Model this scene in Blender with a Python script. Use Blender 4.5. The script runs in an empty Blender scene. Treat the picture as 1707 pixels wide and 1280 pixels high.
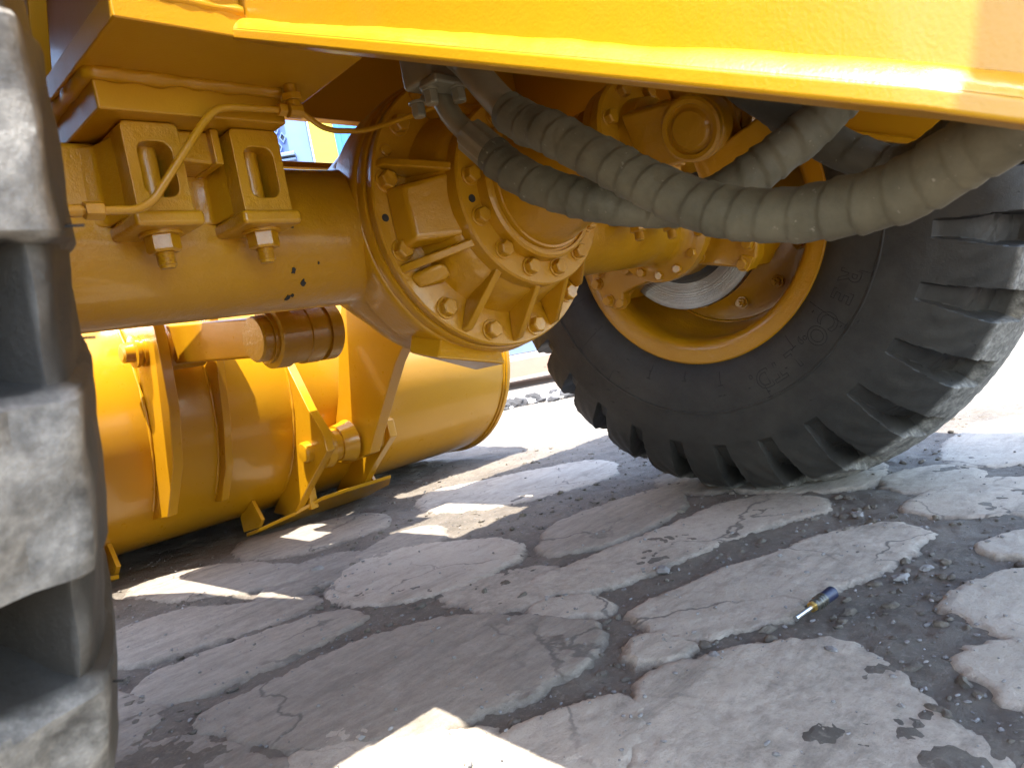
import bpy, bmesh, math, random
import numpy as np
from mathutils import Vector, Matrix

random.seed(7)
rng = np.random.default_rng(11)
S = bpy.context.scene
COL = S.collection
PI = math.pi
R_ = math.radians

# ------------------------------------------------------------------ camera
cam_d = bpy.data.cameras.new('camera')
cam = bpy.data.objects.new('camera', cam_d)
COL.objects.link(cam)
S.camera = cam
YAW, PITCH, ROLL = 0.7883, -0.0523, 0.1887
CAM = Vector((-0.95391, -0.97312, 0.49322))
fw = Vector((math.sin(YAW) * math.cos(PITCH), math.cos(YAW) * math.cos(PITCH), math.sin(PITCH)))
rt = Vector((math.cos(YAW), -math.sin(YAW), 0))
dn = fw.cross(rt)
r2 = rt * math.cos(ROLL) + dn * math.sin(ROLL)
d2 = -rt * math.sin(ROLL) + dn * math.cos(ROLL)
M = Matrix((r2, -d2, -fw)).transposed().to_4x4()
M.translation = CAM
cam.matrix_world = M
cam_d.sensor_fit = 'HORIZONTAL'
cam_d.sensor_width = 36.0
cam_d.lens = 1254.1 / 1707 * 36
cam_d.clip_start = 0.02
cam_d.clip_end = 2000
cam_d.dof.use_dof = True
cam_d.dof.focus_distance = 1.35
cam_d.dof.aperture_fstop = 18

# ------------------------------------------------------------------ light
SUN = Vector((-0.27, -0.26, 1.0)).normalized()
EL = math.asin(SUN.z)
W = bpy.data.worlds.new('World')
S.world = W
W.use_nodes = True
nt = W.node_tree
sky = nt.nodes.new('ShaderNodeTexSky')
sky.sky_type = 'NISHITA'
sky.sun_disc = False
sky.sun_elevation = EL
sky.sun_rotation = math.atan2(SUN.x, SUN.y)
sky.air_density = 1.0
sky.dust_density = 1.2
bg = nt.nodes['Background']
nt.links.new(sky.outputs[0], bg.inputs[0])
bg.inputs[1].default_value = 0.15
sd = bpy.data.lights.new('sun', 'SUN')
sd.energy = 2.0
sd.angle = R_(0.5)
sd.color = (1.0, 0.955, 0.88)
so = bpy.data.objects.new('sun', sd)
COL.objects.link(so)
so.location = SUN * 30
so.rotation_euler = SUN.to_track_quat('Z', 'Y').to_euler()
S.view_settings.view_transform = 'Standard'
S.view_settings.look = 'None'
S.view_settings.gamma = 1
S.view_settings.exposure = 3.25
S.view_settings.use_curve_mapping = False
S.render.engine = 'CYCLES'
S.cycles.max_bounces = 10
S.cycles.diffuse_bounces = 6
S.cycles.glossy_bounces = 5
S.cycles.caustics_reflective = False
S.cycles.caustics_refractive = False
S.cycles.sample_clamp_indirect = 6
S.cycles.use_denoising = True

# ------------------------------------------------------------------ materials
class N:
    """small helper round a node tree"""
    def __init__(s, name):
        s.m = bpy.data.materials.new(name)
        s.m.use_nodes = True
        s.t = s.m.node_tree
        s.b = s.t.nodes['Principled BSDF']
        s.co = s.t.nodes.new('ShaderNodeTexCoord').outputs['Object']
    def n(s, typ, **kw):
        x = s.t.nodes.new(typ)
        for k, v in kw.items():
            setattr(x, k, v)
        return x
    def link(s, a, b):
        s.t.links.new(a, b)
    def noise(s, scale, detail=4, rough=0.55, vec=None, dist=0.0):
        x = s.n('ShaderNodeTexNoise')
        x.inputs['Scale'].default_value = scale
        x.inputs['Detail'].default_value = detail
        x.inputs['Roughness'].default_value = rough
        x.inputs['Distortion'].default_value = dist
        s.link(vec or s.co, x.inputs['Vector'])
        return x.outputs['Fac']
    def ramp(s, fac, stops):
        x = s.n('ShaderNodeValToRGB')
        e = x.color_ramp.elements
        while len(e) < len(stops):
            e.new(0.5)
        for el, (p, c) in zip(e, stops):
            el.position = p
            el.color = (c, c, c, 1) if not hasattr(c, '__len__') else (*c, 1)
        s.link(fac, x.inputs['Fac'])
        return x.outputs['Color']
    def mix(s, fac, a, b, mode='MIX'):
        x = s.n('ShaderNodeMix', data_type='RGBA', blend_type=mode)
        for sock, v in ((x.inputs[0], fac), (x.inputs[6], a), (x.inputs[7], b)):
            if hasattr(v, 'links'):
                s.link(v, sock)
            elif hasattr(v, '__len__'):
                sock.default_value = (*v, 1)
            elif sock.type == 'RGBA':
                sock.default_value = (v, v, v, 1)
            else:
                sock.default_value = v
        return x.outputs[2]
    def math(s, op, a, b=0.0, c=None):
        x = s.n('ShaderNodeMath', operation=op)
        for i, v in enumerate((a, b) if c is None else (a, b, c)):
            if hasattr(v, 'links'):
                s.link(v, x.inputs[i])
            else:
                x.inputs[i].default_value = v
        return x.outputs[0]
    def bump(s, h, strength, dist=0.01, prev=None):
        x = s.n('ShaderNodeBump')
        if hasattr(strength, 'links'):
            s.link(strength, x.inputs['Strength'])
        else:
            x.inputs['Strength'].default_value = strength
        x.inputs['Distance'].default_value = dist
        s.link(h, x.inputs['Height'])
        if prev is not None:
            s.link(prev, x.inputs['Normal'])
        return x.outputs['Normal']
    def set(s, **kw):
        for k, v in kw.items():
            sock = s.b.inputs[k.replace('_', ' ')]
            if hasattr(v, 'links'):
                s.link(v, sock)
            elif hasattr(v, '__len__'):
                sock.default_value = (*v, 1) if len(v) == 3 and sock.type == 'RGBA' else v
            else:
                sock.default_value = v
        return s.m

def yellow_paint(name, rough, orange_peel, cast, coat=0.4):
    k = N(name)
    n1 = k.noise(3.0, 3)
    n2 = k.noise(38.0, 5, 0.65)
    c = k.mix(k.ramp(n1, [(0.3, 0.0), (0.7, 1.0)]), (0.405, 0.190, 0.004), (0.450, 0.214, 0.005))
    dirt = k.ramp(k.noise(9.0, 8, 0.72), [(0.56, 0.0), (0.78, 1.0)])
    c = k.mix(k.math('MULTIPLY', dirt, 0.30 if cast else 0.10), c, (0.33, 0.20, 0.07))
    h = k.noise(420.0, 2)
    nrm = k.bump(h, orange_peel, 0.002)
    nrm = k.bump(n2, 0.35 if cast else 0.06, 0.006, nrm)
    if cast:
        nrm = k.bump(k.noise(120.0, 4, 0.7), 0.25, 0.003, nrm)
    r = k.math('ADD', k.math('MULTIPLY', n2, 0.16), rough - 0.08)
    return k.set(Base_Color=c, Roughness=r, Normal=nrm, Coat_Weight=coat, Coat_Roughness=0.10, Specular_IOR_Level=0.38)

M_PAINT = yellow_paint('yellow_paint', 0.33, 0.10, False, 0.2)
M_CAST = yellow_paint('yellow_cast_paint', 0.33, 0.16, True)
M_BUCKET = yellow_paint('yellow_bucket_paint', 0.30, 0.05, False)

def simple(name, col, rough=0.5, metal=0.0, nscale=20, nmix=None, nfac=0.5, bump=0.2, bscale=60, bdist=0.004):
    k = N(name)
    c = col
    if nmix is not None:
        c = k.mix(k.math('MULTIPLY', k.ramp(k.noise(nscale, 7, 0.65), [(0.35, 0.0), (0.7, 1.0)]), nfac), col, nmix)
    nrm = k.bump(k.noise(bscale, 6, 0.65), bump, bdist)
    return k.set(Base_Color=c, Roughness=rough, Metallic=metal, Normal=nrm)

M_STEEL = simple('dull_steel', (0.22, 0.20, 0.14), 0.36, 0.4, 25, (0.38, 0.33, 0.21), 0.5, 0.15)
M_ZINC = simple('zinc_steel', (0.62, 0.62, 0.6), 0.3, 0.9, 30, (0.4, 0.4, 0.4), 0.4)
M_BRASS = simple('brass', (0.42, 0.26, 0.07), 0.35, 0.9)
M_DARK = simple('dark_paint', (0.03, 0.028, 0.024), 0.6, 0, 12, (0.10, 0.085, 0.06), 0.5)
M_BLUEPLASTIC = simple('blue_black_plastic', (0.014, 0.018, 0.045), 0.45)
M_BLACKPLASTIC = simple('black_plastic', (0.02, 0.02, 0.022), 0.35)
M_CHIP = simple('chipped_paint', (0.02, 0.018, 0.015), 0.8)

def rubber(name):
    k = N(name)
    sep = k.n('ShaderNodeSeparateXYZ')
    k.link(k.co, sep.inputs[0])
    rad = k.math('SQRT', k.math('ADD', k.math('POWER', sep.outputs[1], 2.0), k.math('POWER', sep.outputs[2], 2.0)))
    n1 = k.noise(16.0, 9, 0.72)
    n2 = k.noise(70.0, 6, 0.7)
    # dust that has been trodden into the running surface
    run = k.n('ShaderNodeMapRange')
    run.inputs[1].default_value = 0.688; run.inputs[2].default_value = 0.6985
    k.link(rad, run.inputs[0])
    dust_t = k.math('MULTIPLY', run.outputs[0], k.ramp(k.math('ADD', k.math('MULTIPLY', n1, 0.6), k.math('MULTIPLY', n2, 0.4)), [(0.34, 0.10), (0.62, 0.92)]))
    c = k.mix(k.ramp(n1, [(0.35, 0.0), (0.75, 1.0)]), (0.021, 0.0194, 0.0172), (0.041, 0.038, 0.0335))
    side = k.ramp(k.noise(5.0, 6, 0.6), [(0.42, 0.0), (0.75, 0.30)])
    c = k.mix(side, c, (0.085, 0.076, 0.060))
    c = k.mix(dust_t, c, k.mix(k.ramp(n2, [(0.3, 0.0), (0.7, 1.0)]), (0.17, 0.16, 0.145), (0.40, 0.375, 0.33)))
    nrm = k.bump(k.noise(55.0, 8, 0.75), k.mix(dust_t, 0.3, 0.9), 0.004)
    nrm = k.bump(k.noise(240.0, 4, 0.7), 0.35, 0.0012, nrm)
    return k.set(Base_Color=c, Roughness=k.mix(dust_t, 0.52, 0.9), Normal=nrm, Specular_IOR_Level=0.28)
M_RUBBER = rubber('tyre_rubber')
M_LETTER = simple('letter_rubber', (0.006, 0.006, 0.006), 0.8)

def hose_mat(name, a, b):
    k = N(name)
    n1 = k.noise(14.0, 8, 0.7)
    upf = k.ramp(k.noise(3.0, 3), [(0.35, 0.45), (0.65, 1.0)])
    f = k.math('MULTIPLY', k.ramp(n1, [(0.30, 0.1), (0.72, 1.0)]), upf)
    c = k.mix(f, a, b)
    spk = k.ramp(k.noise(160.0, 2), [(0.70, 0.0), (0.76, 1.0)])
    c = k.mix(k.math('MULTIPLY', spk, 0.5), c, (0.35, 0.31, 0.24))
    nrm = k.bump(k.noise(45.0, 6, 0.7), 0.35, 0.003)
    return k.set(Base_Color=c, Roughness=0.62, Normal=nrm, Specular_IOR_Level=0.3)
M_HOSE = hose_mat('wrapped_hose', (0.058, 0.051, 0.032), (0.195, 0.170, 0.108))
M_HOSED = hose_mat('dark_hose', (0.030, 0.025, 0.015), (0.075, 0.064, 0.040))

def disc_mat():
    k = N('ground_disc_steel')
    sep = k.n('ShaderNodeSeparateXYZ')
    k.link(k.co, sep.inputs[0])
    dz = k.math('SUBTRACT', sep.outputs[2], 0.70)
    rad = k.math('SQRT', k.math('ADD', k.math('POWER', sep.outputs[1], 2.0), k.math('POWER', dz, 2.0)))
    cmb = k.n('ShaderNodeCombineXYZ')
    k.link(rad, cmb.inputs[0])
    n = k.noise(330.0, 5, 0.8, cmb.outputs[0])
    n2 = k.noise(60.0, 4, 0.7, cmb.outputs[0])
    c = k.mix(k.ramp(n, [(0.35, 0.0), (0.65, 1.0)]), (0.14, 0.13, 0.115), (0.50, 0.48, 0.43))
    nrm = k.bump(n, 0.9, 0.002)
    return k.set(Base_Color=c, Metallic=1.0, Roughness=k.math('ADD', k.math('MULTIPLY', n2, 0.25), 0.20), Normal=nrm)
M_DISC = disc_mat()

def ground_mat(slab, silty=False):
    k = N(('silty_slab' if silty else 'stone_slab') if slab else 'dirt')
    n1 = k.noise(7.0, 9, 0.7)
    n2 = k.noise(85.0, 6, 0.75)
    n3 = k.noise(2.2, 5, 0.6)
    vor = k.n('ShaderNodeTexVoronoi')
    vor.inputs['Scale'].default_value = 190.0
    k.link(k.co, vor.inputs['Vector'])
    grit = k.ramp(vor.outputs['Distance'], [(0.12, 1.0), (0.30, 0.0)])
    def slabcol():
        c = k.mix(k.ramp(n1, [(0.32, 0.0), (0.68, 1.0)]), (0.335, 0.285, 0.222), (0.46, 0.395, 0.315))
        c = k.mix(k.math('MULTIPLY', k.ramp(k.noise(20.0, 8, 0.7), [(0.55, 0.0), (0.70, 1.0)]), 0.55), c, (0.17, 0.145, 0.115))
        c = k.mix(k.math('MULTIPLY', k.ramp(n3, [(0.45, 0.0), (0.7, 1.0)]), 0.35), c, (0.31, 0.265, 0.215))
        c = k.mix(k.math('MULTIPLY', k.ramp(n2, [(0.35, 0.0), (0.75, 1.0)]), 0.4), c, (0.52, 0.455, 0.37))
        return k.mix(k.math('MULTIPLY', grit, 0.25), c, (0.15, 0.13, 0.105))
    def dirtcol():
        c = k.mix(k.ramp(n1, [(0.3, 0.0), (0.7, 1.0)]), (0.078, 0.065, 0.050), (0.165, 0.139, 0.109))
        c = k.mix(k.math('MULTIPLY', k.ramp(n2, [(0.52, 0.0), (0.72, 1.0)]), 0.7), c, (0.26, 0.222, 0.178))
        return k.mix(k.math('MULTIPLY', k.ramp(n3, [(0.5, 0.0), (0.72, 1.0)]), 0.6), c, (0.185, 0.155, 0.122))
    if slab:
        c = slabcol()
        # mud rubbed over the stone in streaks
        mp = k.n('ShaderNodeMapping')
        mp.inputs['Rotation'].default_value = (0, 0, 0.9)
        mp.inputs['Scale'].default_value = (2.2, 9.0, 1.0)
        k.link(k.co, mp.inputs['Vector'])
        st = k.ramp(k.noise(1.6, 8, 0.68, mp.outputs[0], 0.4), [(0.52, 0.0), (0.68, 1.0)])
        c = k.mix(k.math('MULTIPLY', st, 0.60), c, (0.15, 0.126, 0.098))
        if silty:
            c = k.mix(k.ramp(k.noise(3.4, 9, 0.7, mp.outputs[0], 0.3), [(0.34, 0.30), (0.66, 0.78)]), c, (0.175, 0.148, 0.118))
        # hairline cracks
        dv = k.n('ShaderNodeVectorMath', operation='ADD')
        nz = k.n('ShaderNodeTexNoise'); nz.inputs['Scale'].default_value = 6.0; nz.inputs['Detail'].default_value = 6
        k.link(k.co, nz.inputs['Vector'])
        sc_ = k.n('ShaderNodeVectorMath', operation='SCALE'); sc_.inputs['Scale'].default_value = 0.22
        k.link(nz.outputs['Color'], sc_.inputs[0]); k.link(k.co, dv.inputs[0]); k.link(sc_.outputs[0], dv.inputs[1])
        vc = k.n('ShaderNodeTexVoronoi', feature='DISTANCE_TO_EDGE'); vc.inputs['Scale'].default_value = 3.1
        k.link(dv.outputs[0], vc.inputs['Vector'])
        crack = k.ramp(vc.outputs['Distance'], [(0.004, 1.0), (0.016, 0.0)])
        crack = k.math('MULTIPLY', crack, k.ramp(k.noise(2.6, 3), [(0.46, 0.0), (0.56, 0.8)]))
        c = k.mix(crack, c, (0.10, 0.088, 0.075))
        # the low rims and hollows of a slab are silted over
        sp = k.n('ShaderNodeSeparateXYZ')
        k.link(k.co, sp.inputs[0])
        hz = k.math('ADD', sp.outputs[2], k.math('MULTIPLY', k.math('SUBTRACT', k.noise(38.0, 9, 0.8), 0.5), 0.018))
        mr = k.n('ShaderNodeMapRange')
        mr.inputs[1].default_value = -0.0100; mr.inputs[2].default_value = 0.0015 if silty else -0.0005
        k.link(hz, mr.inputs[0])
        c = k.mix(mr.outputs[0], dirtcol(), c)
    else:
        # farther off the paving and the dirt between it are told apart by colour only
        geo = k.n('ShaderNodeVectorMath', operation='DISTANCE')
        k.link(k.co, geo.inputs[0]); geo.inputs[1].default_value = (0.3, 0.1, 0.0)
        far = k.ramp(k.math('DIVIDE', geo.outputs['Value'], 4.0), [(0.36, 0.0), (0.50, 1.0)])
        mp = k.n('ShaderNodeMapping')
        mp.inputs['Rotation'].default_value = (0, 0, 0.75)
        mp.inputs['Scale'].default_value = (2.6, 0.8, 1.0)
        k.link(k.co, mp.inputs['Vector'])
        pav = k.ramp(k.noise(1.1, 9, 0.66, mp.outputs[0], 0.6), [(0.40, 0.10), (0.54, 1.0)])
        c = k.mix(k.math('MULTIPLY', far, pav), dirtcol(), k.mix(0.55, slabcol(), (0.14, 0.122, 0.10)))
    nrm = k.bump(k.noise(140.0, 6, 0.8), 0.75 if slab else 1.0, 0.004)
    nrm = k.bump(n1, 0.35, 0.012, nrm)
    return k.set(Base_Color=c, Roughness=0.86 if slab else 0.8, Normal=nrm, Specular_IOR_Level=0.35)
M_SLAB = ground_mat(True)
M_DIRT = ground_mat(False)
M_SILTY = ground_mat(True, True)
M_PEBBLE = simple('pebble_stone', (0.14, 0.13, 0.12), 0.85, 0, 30, (0.27, 0.25, 0.235), 0.8, 0.6, 90)
M_WHITESTONE = simple('pale_rubble', (0.55, 0.53, 0.50), 0.85, 0, 30, (0.25, 0.24, 0.22), 0.6, 0.6, 60)

# ------------------------------------------------------------------ mesh helpers
class MB:
    def __init__(s):
        s.v = []; s.f = []
    def add(s, vs, fs):
        o = len(s.v)
        s.v += [tuple(p) for p in vs]
        s.f += [tuple(o + i for i in f) for f in fs]
        return s
    def box(s, x0, x1, y0, y1, z0, z1):
        vs = [(x, y, z) for x in (x0, x1) for y in (y0, y1) for z in (z0, z1)]
        return s.add(vs, [(0, 1, 3, 2), (4, 6, 7, 5), (0, 4, 5, 1), (2, 3, 7, 6), (0, 2, 6, 4), (1, 5, 7, 3)])
    def obox(s, c, ax, half):
        ax = [Vector(a).normalized() for a in ax]
        vs = [Vector(c) + ax[0] * half[0] * i + ax[1] * half[1] * j + ax[2] * half[2] * k for i in (-1, 1) for j in (-1, 1) for k in (-1, 1)]
        return s.add(vs, [(0, 1, 3, 2), (4, 6, 7, 5), (0, 4, 5, 1), (2, 3, 7, 6), (0, 2, 6, 4), (1, 5, 7, 3)])
    def hull8(s, a, b):
        """a, b: matching loops of points, joined and capped"""
        n = len(a)
        fs = [tuple(range(n - 1, -1, -1)), tuple(range(n, 2 * n))]
        fs += [(i, (i + 1) % n, n + (i + 1) % n, n + i) for i in range(n)]
        return s.add(list(a) + list(b), fs)
    def prism(s, poly, axis, a, b):
        """poly of 2D points in the two other axes, pushed along axis from a to b"""
        def P(p, t):
            return {'x': (t, p[0], p[1]), 'y': (p[0], t, p[1]), 'z': (p[0], p[1], t)}[axis]
        return s.hull8([P(p, a) for p in poly], [P(p, b) for p in poly])
    def lathe(s, prof, o, ax, n=48, u=None, a0=0.0, a1=2 * PI, caps=False):
        """prof: (distance along ax, radius)"""
        ax = Vector(ax).normalized(); o = Vector(o)
        if u is None:
            u = Vector((0, 0, 1)) if abs(ax.z) < 0.9 else Vector((1, 0, 0))
        u = (Vector(u) - ax * Vector(u).dot(ax)).normalized(); w = ax.cross(u)
        full = abs(a1 - a0 - 2 * PI) < 1e-6
        m = n if full else n + 1
        vs = []
        for t, r in prof:
            for i in range(m):
                a = a0 + (a1 - a0) * i / n
                vs.append(o + ax * t + (u * math.cos(a) + w * math.sin(a)) * r)
        fs = []
        for j in range(len(prof) - 1):
            for i in range(n):
                k = (i + 1) % m if full else i + 1
                fs.append((j * m + i, j * m + k, (j + 1) * m + k, (j + 1) * m + i))
        if caps:
            fs.append(tuple(range(m - 1, -1, -1)))
            fs.append(tuple((len(prof) - 1) * m + i for i in range(m)))
        return s.add(vs, fs)
    def cyl(s, a, b, r, n=24, r1=None):
        a = Vector(a); b = Vector(b)
        return s.lathe([(0, r), ((b - a).length, r if r1 is None else r1)], a, b - a, n, caps=True)
    def tube(s, path, r, n=16, rf=None, caps=True):
        path = [Vector(p) for p in path]
        m = len(path)
        t = [(path[min(i + 1, m - 1)] - path[max(i - 1, 0)]).normalized() for i in range(m)]
        u = Vector((0, 0, 1))
        if abs(t[0].dot(u)) > 0.9:
            u = Vector((1, 0, 0))
        vs = []
        for i in range(m):
            u = (u - t[i] * u.dot(t[i])).normalized(); w = t[i].cross(u)
            for k in range(n):
                a = 2 * PI * k / n
                rr = r if rf is None else rf(i, a)
                vs.append(path[i] + (u * math.cos(a) + w * math.sin(a)) * rr)
        fs = [(i * n + k, i * n + (k + 1) % n, (i + 1) * n + (k + 1) % n, (i + 1) * n + k) for i in range(m - 1) for k in range(n)]
        if caps:
            fs += [tuple(range(n - 1, -1, -1)), tuple((m - 1) * n + k for k in range(n))]
        return s.add(vs, fs)
    def mesh(s, name, mat, smooth=40, fix=True):
        me = bpy.data.meshes.new(name)
        me.from_pydata(s.v, [], s.f)
        if fix:
            bm = bmesh.new(); bm.from_mesh(me)
            bmesh.ops.recalc_face_normals(bm, faces=bm.faces)
            bm.to_mesh(me); bm.free()
        me.materials.append(mat)
        if smooth is not None:
            me.polygons.foreach_set('use_smooth', [True] * len(me.polygons))
            me.set_sharp_from_angle(angle=R_(smooth))
        me.update()
        return me
    def obj(s, name, mat, parent=None, bevel=0.0, smooth=40, seg=2, **props):
        return put(name, s.mesh(name, mat, smooth), parent, bevel=bevel, seg=seg, **props)

def put(name, me, parent=None, mtx=None, bevel=0.0, seg=2, **props):
    o = bpy.data.objects.new(name, me)
    COL.objects.link(o)
    if parent is not None:
        o.parent = parent
    if mtx is not None:
        o.matrix_local = mtx
    if bevel > 0:
        b = o.modifiers.new('bevel', 'BEVEL')
        b.width = bevel; b.segments = seg; b.limit_method = 'ANGLE'; b.angle_limit = R_(35)
        b.harden_normals = True
    for k, v in props.items():
        o[k] = v
    return o

def empty(name, loc=(0, 0, 0), rz=0.0, parent=None, **props):
    o = bpy.data.objects.new(name, None)
    COL.objects.link(o)
    o.empty_display_size = 0.1
    o.location = loc; o.rotation_euler = (0, 0, rz)
    if parent is not None:
        o.parent = parent
    for k, v in props.items():
        o[k] = v
    return o

def spline(pts, n=8):
    """Catmull-Rom through the points"""
    P = [Vector(p) for p in pts]
    P = [P[0] * 2 - P[1]] + P + [P[-1] * 2 - P[-2]]
    out = []
    for i in range(1, len(P) - 2):
        for k in range(n):
            t = k / n
            a, b, c, d = P[i - 1], P[i], P[i + 1], P[i + 2]
            out.append(0.5 * ((2 * b) + (c - a) * t + (2 * a - 5 * b + 4 * c - d) * t * t + (3 * b - a - 3 * c + d) * t ** 3))
    out.append(P[-2])
    return out

def fillet_path(pts, r, n=6):
    """polyline with rounded bends"""
    P = [Vector(p) for p in pts]
    out = [P[0]]
    for i in range(1, len(P) - 1):
        a = (P[i - 1] - P[i]); b = (P[i + 1] - P[i])
        d = min(r, a.length * 0.45, b.length * 0.45)
        p0 = P[i] + a.normalized() * d; p1 = P[i] + b.normalized() * d
        for k in range(n + 1):
            t = k / n
            out.append(p0 * (1 - t) ** 2 + P[i] * 2 * t * (1 - t) + p1 * t * t)
    out.append(P[-1])
    return out

def frame_to(pos, axis, roll=0.0):
    """matrix whose local +Z looks along axis"""
    q = Vector(axis).normalized().to_track_quat('Z', 'Y')
    return Matrix.Translation(Vector(pos)) @ q.to_matrix().to_4x4() @ Matrix.Rotation(roll, 4, 'Z')

def hex_bolt_mesh(name, r, h, mat, washer=1.28, shank=0.0, thread=False):
    m = MB()
    if washer:
        m.lathe([(-0.001, r * washer), (r * 0.16, r * washer), (r * 0.22, r * washer * 0.97)], (0, 0, 0), (0, 0, 1), 20, caps=True)
    z0 = r * 0.22 if washer else -0.001
    def hexa(z, k):
        return [(r * k * math.cos(a * PI / 3), r * k * math.sin(a * PI / 3), z) for a in range(6)]
    m.hull8(hexa(z0, 1), hexa(z0 + h * 0.86, 1))
    m.hull8(hexa(z0 + h * 0.86, 1), hexa(z0 + h, 0.86))
    if shank:
        if thread:
            pr = [(z0 + h, r * 0.55)]
            k = 9
            for i in range(k):
                z = z0 + h + shank * (i + 0.5) / k
                pr += [(z, r * 0.56), (z + shank / k * 0.5, r * 0.50)]
            pr += [(z0 + h + shank, r * 0.50), (z0 + h + shank + 0.003, r * 0.42)]
            m.lathe(pr, (0, 0, 0), (0, 0, 1), 18, caps=True)
        else:
            m.cyl((0, 0, z0 + h - 0.001), (0, 0, z0 + h + shank), r * 0.5, 16)
    return m.mesh(name, mat, 30)

def vnoise(x, y, seed=0):
    """smooth 2D lattice noise in -1..1"""
    xi = np.floor(x).astype(np.int64); yi = np.floor(y).astype(np.int64)
    fx = x - xi; fy = y - yi
    fx = fx * fx * fx * (fx * (fx * 6 - 15) + 10); fy = fy * fy * fy * (fy * (fy * 6 - 15) + 10)
    def h(a, b):
        n = (a * 374761393 + b * 668265263 + seed * 1442695041) & 0xFFFFFFFF
        n = ((n ^ (n >> 13)) * 1274126177) & 0xFFFFFFFF
        return ((n ^ (n >> 16)) & 0xFFFF) / 32767.5 - 1
    return (h(xi, yi) * (1 - fx) + h(xi + 1, yi) * fx) * (1 - fy) + (h(xi, yi + 1) * (1 - fx) + h(xi + 1, yi + 1) * fx) * fy

def fbm(x, y, sc, oc=5, seed=0, gain=0.5):
    s = 0; a = 1; t = 0
    for i in range(oc):
        s = s + a * vnoise(x * sc + 17.3 * i, y * sc - 9.1 * i, seed + i); t += a
        a *= gain; sc *= 2.03
    return s / t

def weld_bead(pts, r, name, mat, parent, step=0.006):
    """a wavy bead laid along a polyline"""
    P = [Vector(p) for p in pts]
    path = []
    for a, b in zip(P, P[1:]):
        n = max(2, int((b - a).length / step))
        path += [a.lerp(b, i / n) for i in range(n)]
    path.append(P[-1])
    ctl = [random.uniform(0.72, 1.15) for _ in range(len(path) // 3 + 3)]
    ph = [ctl[i // 3] * (1 - i % 3 / 3) + ctl[i // 3 + 1] * (i % 3 / 3) for i in range(len(path))]
    m = MB().tube(path, r, 8, lambda i, a: r * ph[i] * (1 + 0.15 * math.sin(3 * a + i)))
    return m.obj(name, mat, parent, smooth=80)

# ------------------------------------------------------------------ the ground
def ground_height(x, y):
    u = x * 0.86 - y * 0.5; v = x * 0.5 + y * 0.86
    rut = 1 - np.abs(fbm(u * 0.33, v, 9.0, 4, 33, 0.55)) * 2.2
    return -0.0082 + 0.0050 * fbm(x, y, 2.6, 4, 3) + 0.0035 * rut + 0.0062 * fbm(x, y, 17.0, 5, 9, 0.66) + 0.0036 * np.abs(fbm(x, y, 70.0, 3, 21, 0.7))

def axis_steps(lo, hi, step, far, k=1.25):
    inner = list(np.arange(lo, hi, step))
    out = []; d = step; p = inner[-1]
    while p < far:
        d *= k; p += d; out.append(p)
    pre = []; d = step; p = lo
    while p > -far:
        d *= k; p -= d; pre.append(p)
    return np.array(pre[::-1] + inner + out)

gx = axis_steps(-1.35, 3.2, 0.0105, 260)
gy = axis_steps(-1.15, 2.9, 0.0105, 260)
GX, GY = np.meshgrid(gx, gy, indexing='ij')
near = np.clip(1.6 - np.hypot(GX - 0.9, GY - 0.8) / 3.2, 0.0, 1.0)
GZ = ground_height(GX, GY) * (0.35 + 0.65 * near)
gv = np.stack([GX, GY, GZ], -1).reshape(-1, 3)
ni, nj = GX.shape
idx = np.arange(ni * nj).reshape(ni, nj)
gf = np.stack([idx[:-1, :-1], idx[1:, :-1], idx[1:, 1:], idx[:-1, 1:]], -1).reshape(-1, 4)
gm = bpy.data.meshes.new('ground')
gm.from_pydata(gv.tolist(), [], gf.tolist())
gm.polygons.foreach_set('use_smooth', [True] * len(gm.polygons))
gm.materials.append(M_DIRT)
ground = put('ground', gm, kind='structure', label='worn grey stone paving with dark dirt between its slabs under the loader', category='ground')

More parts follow.
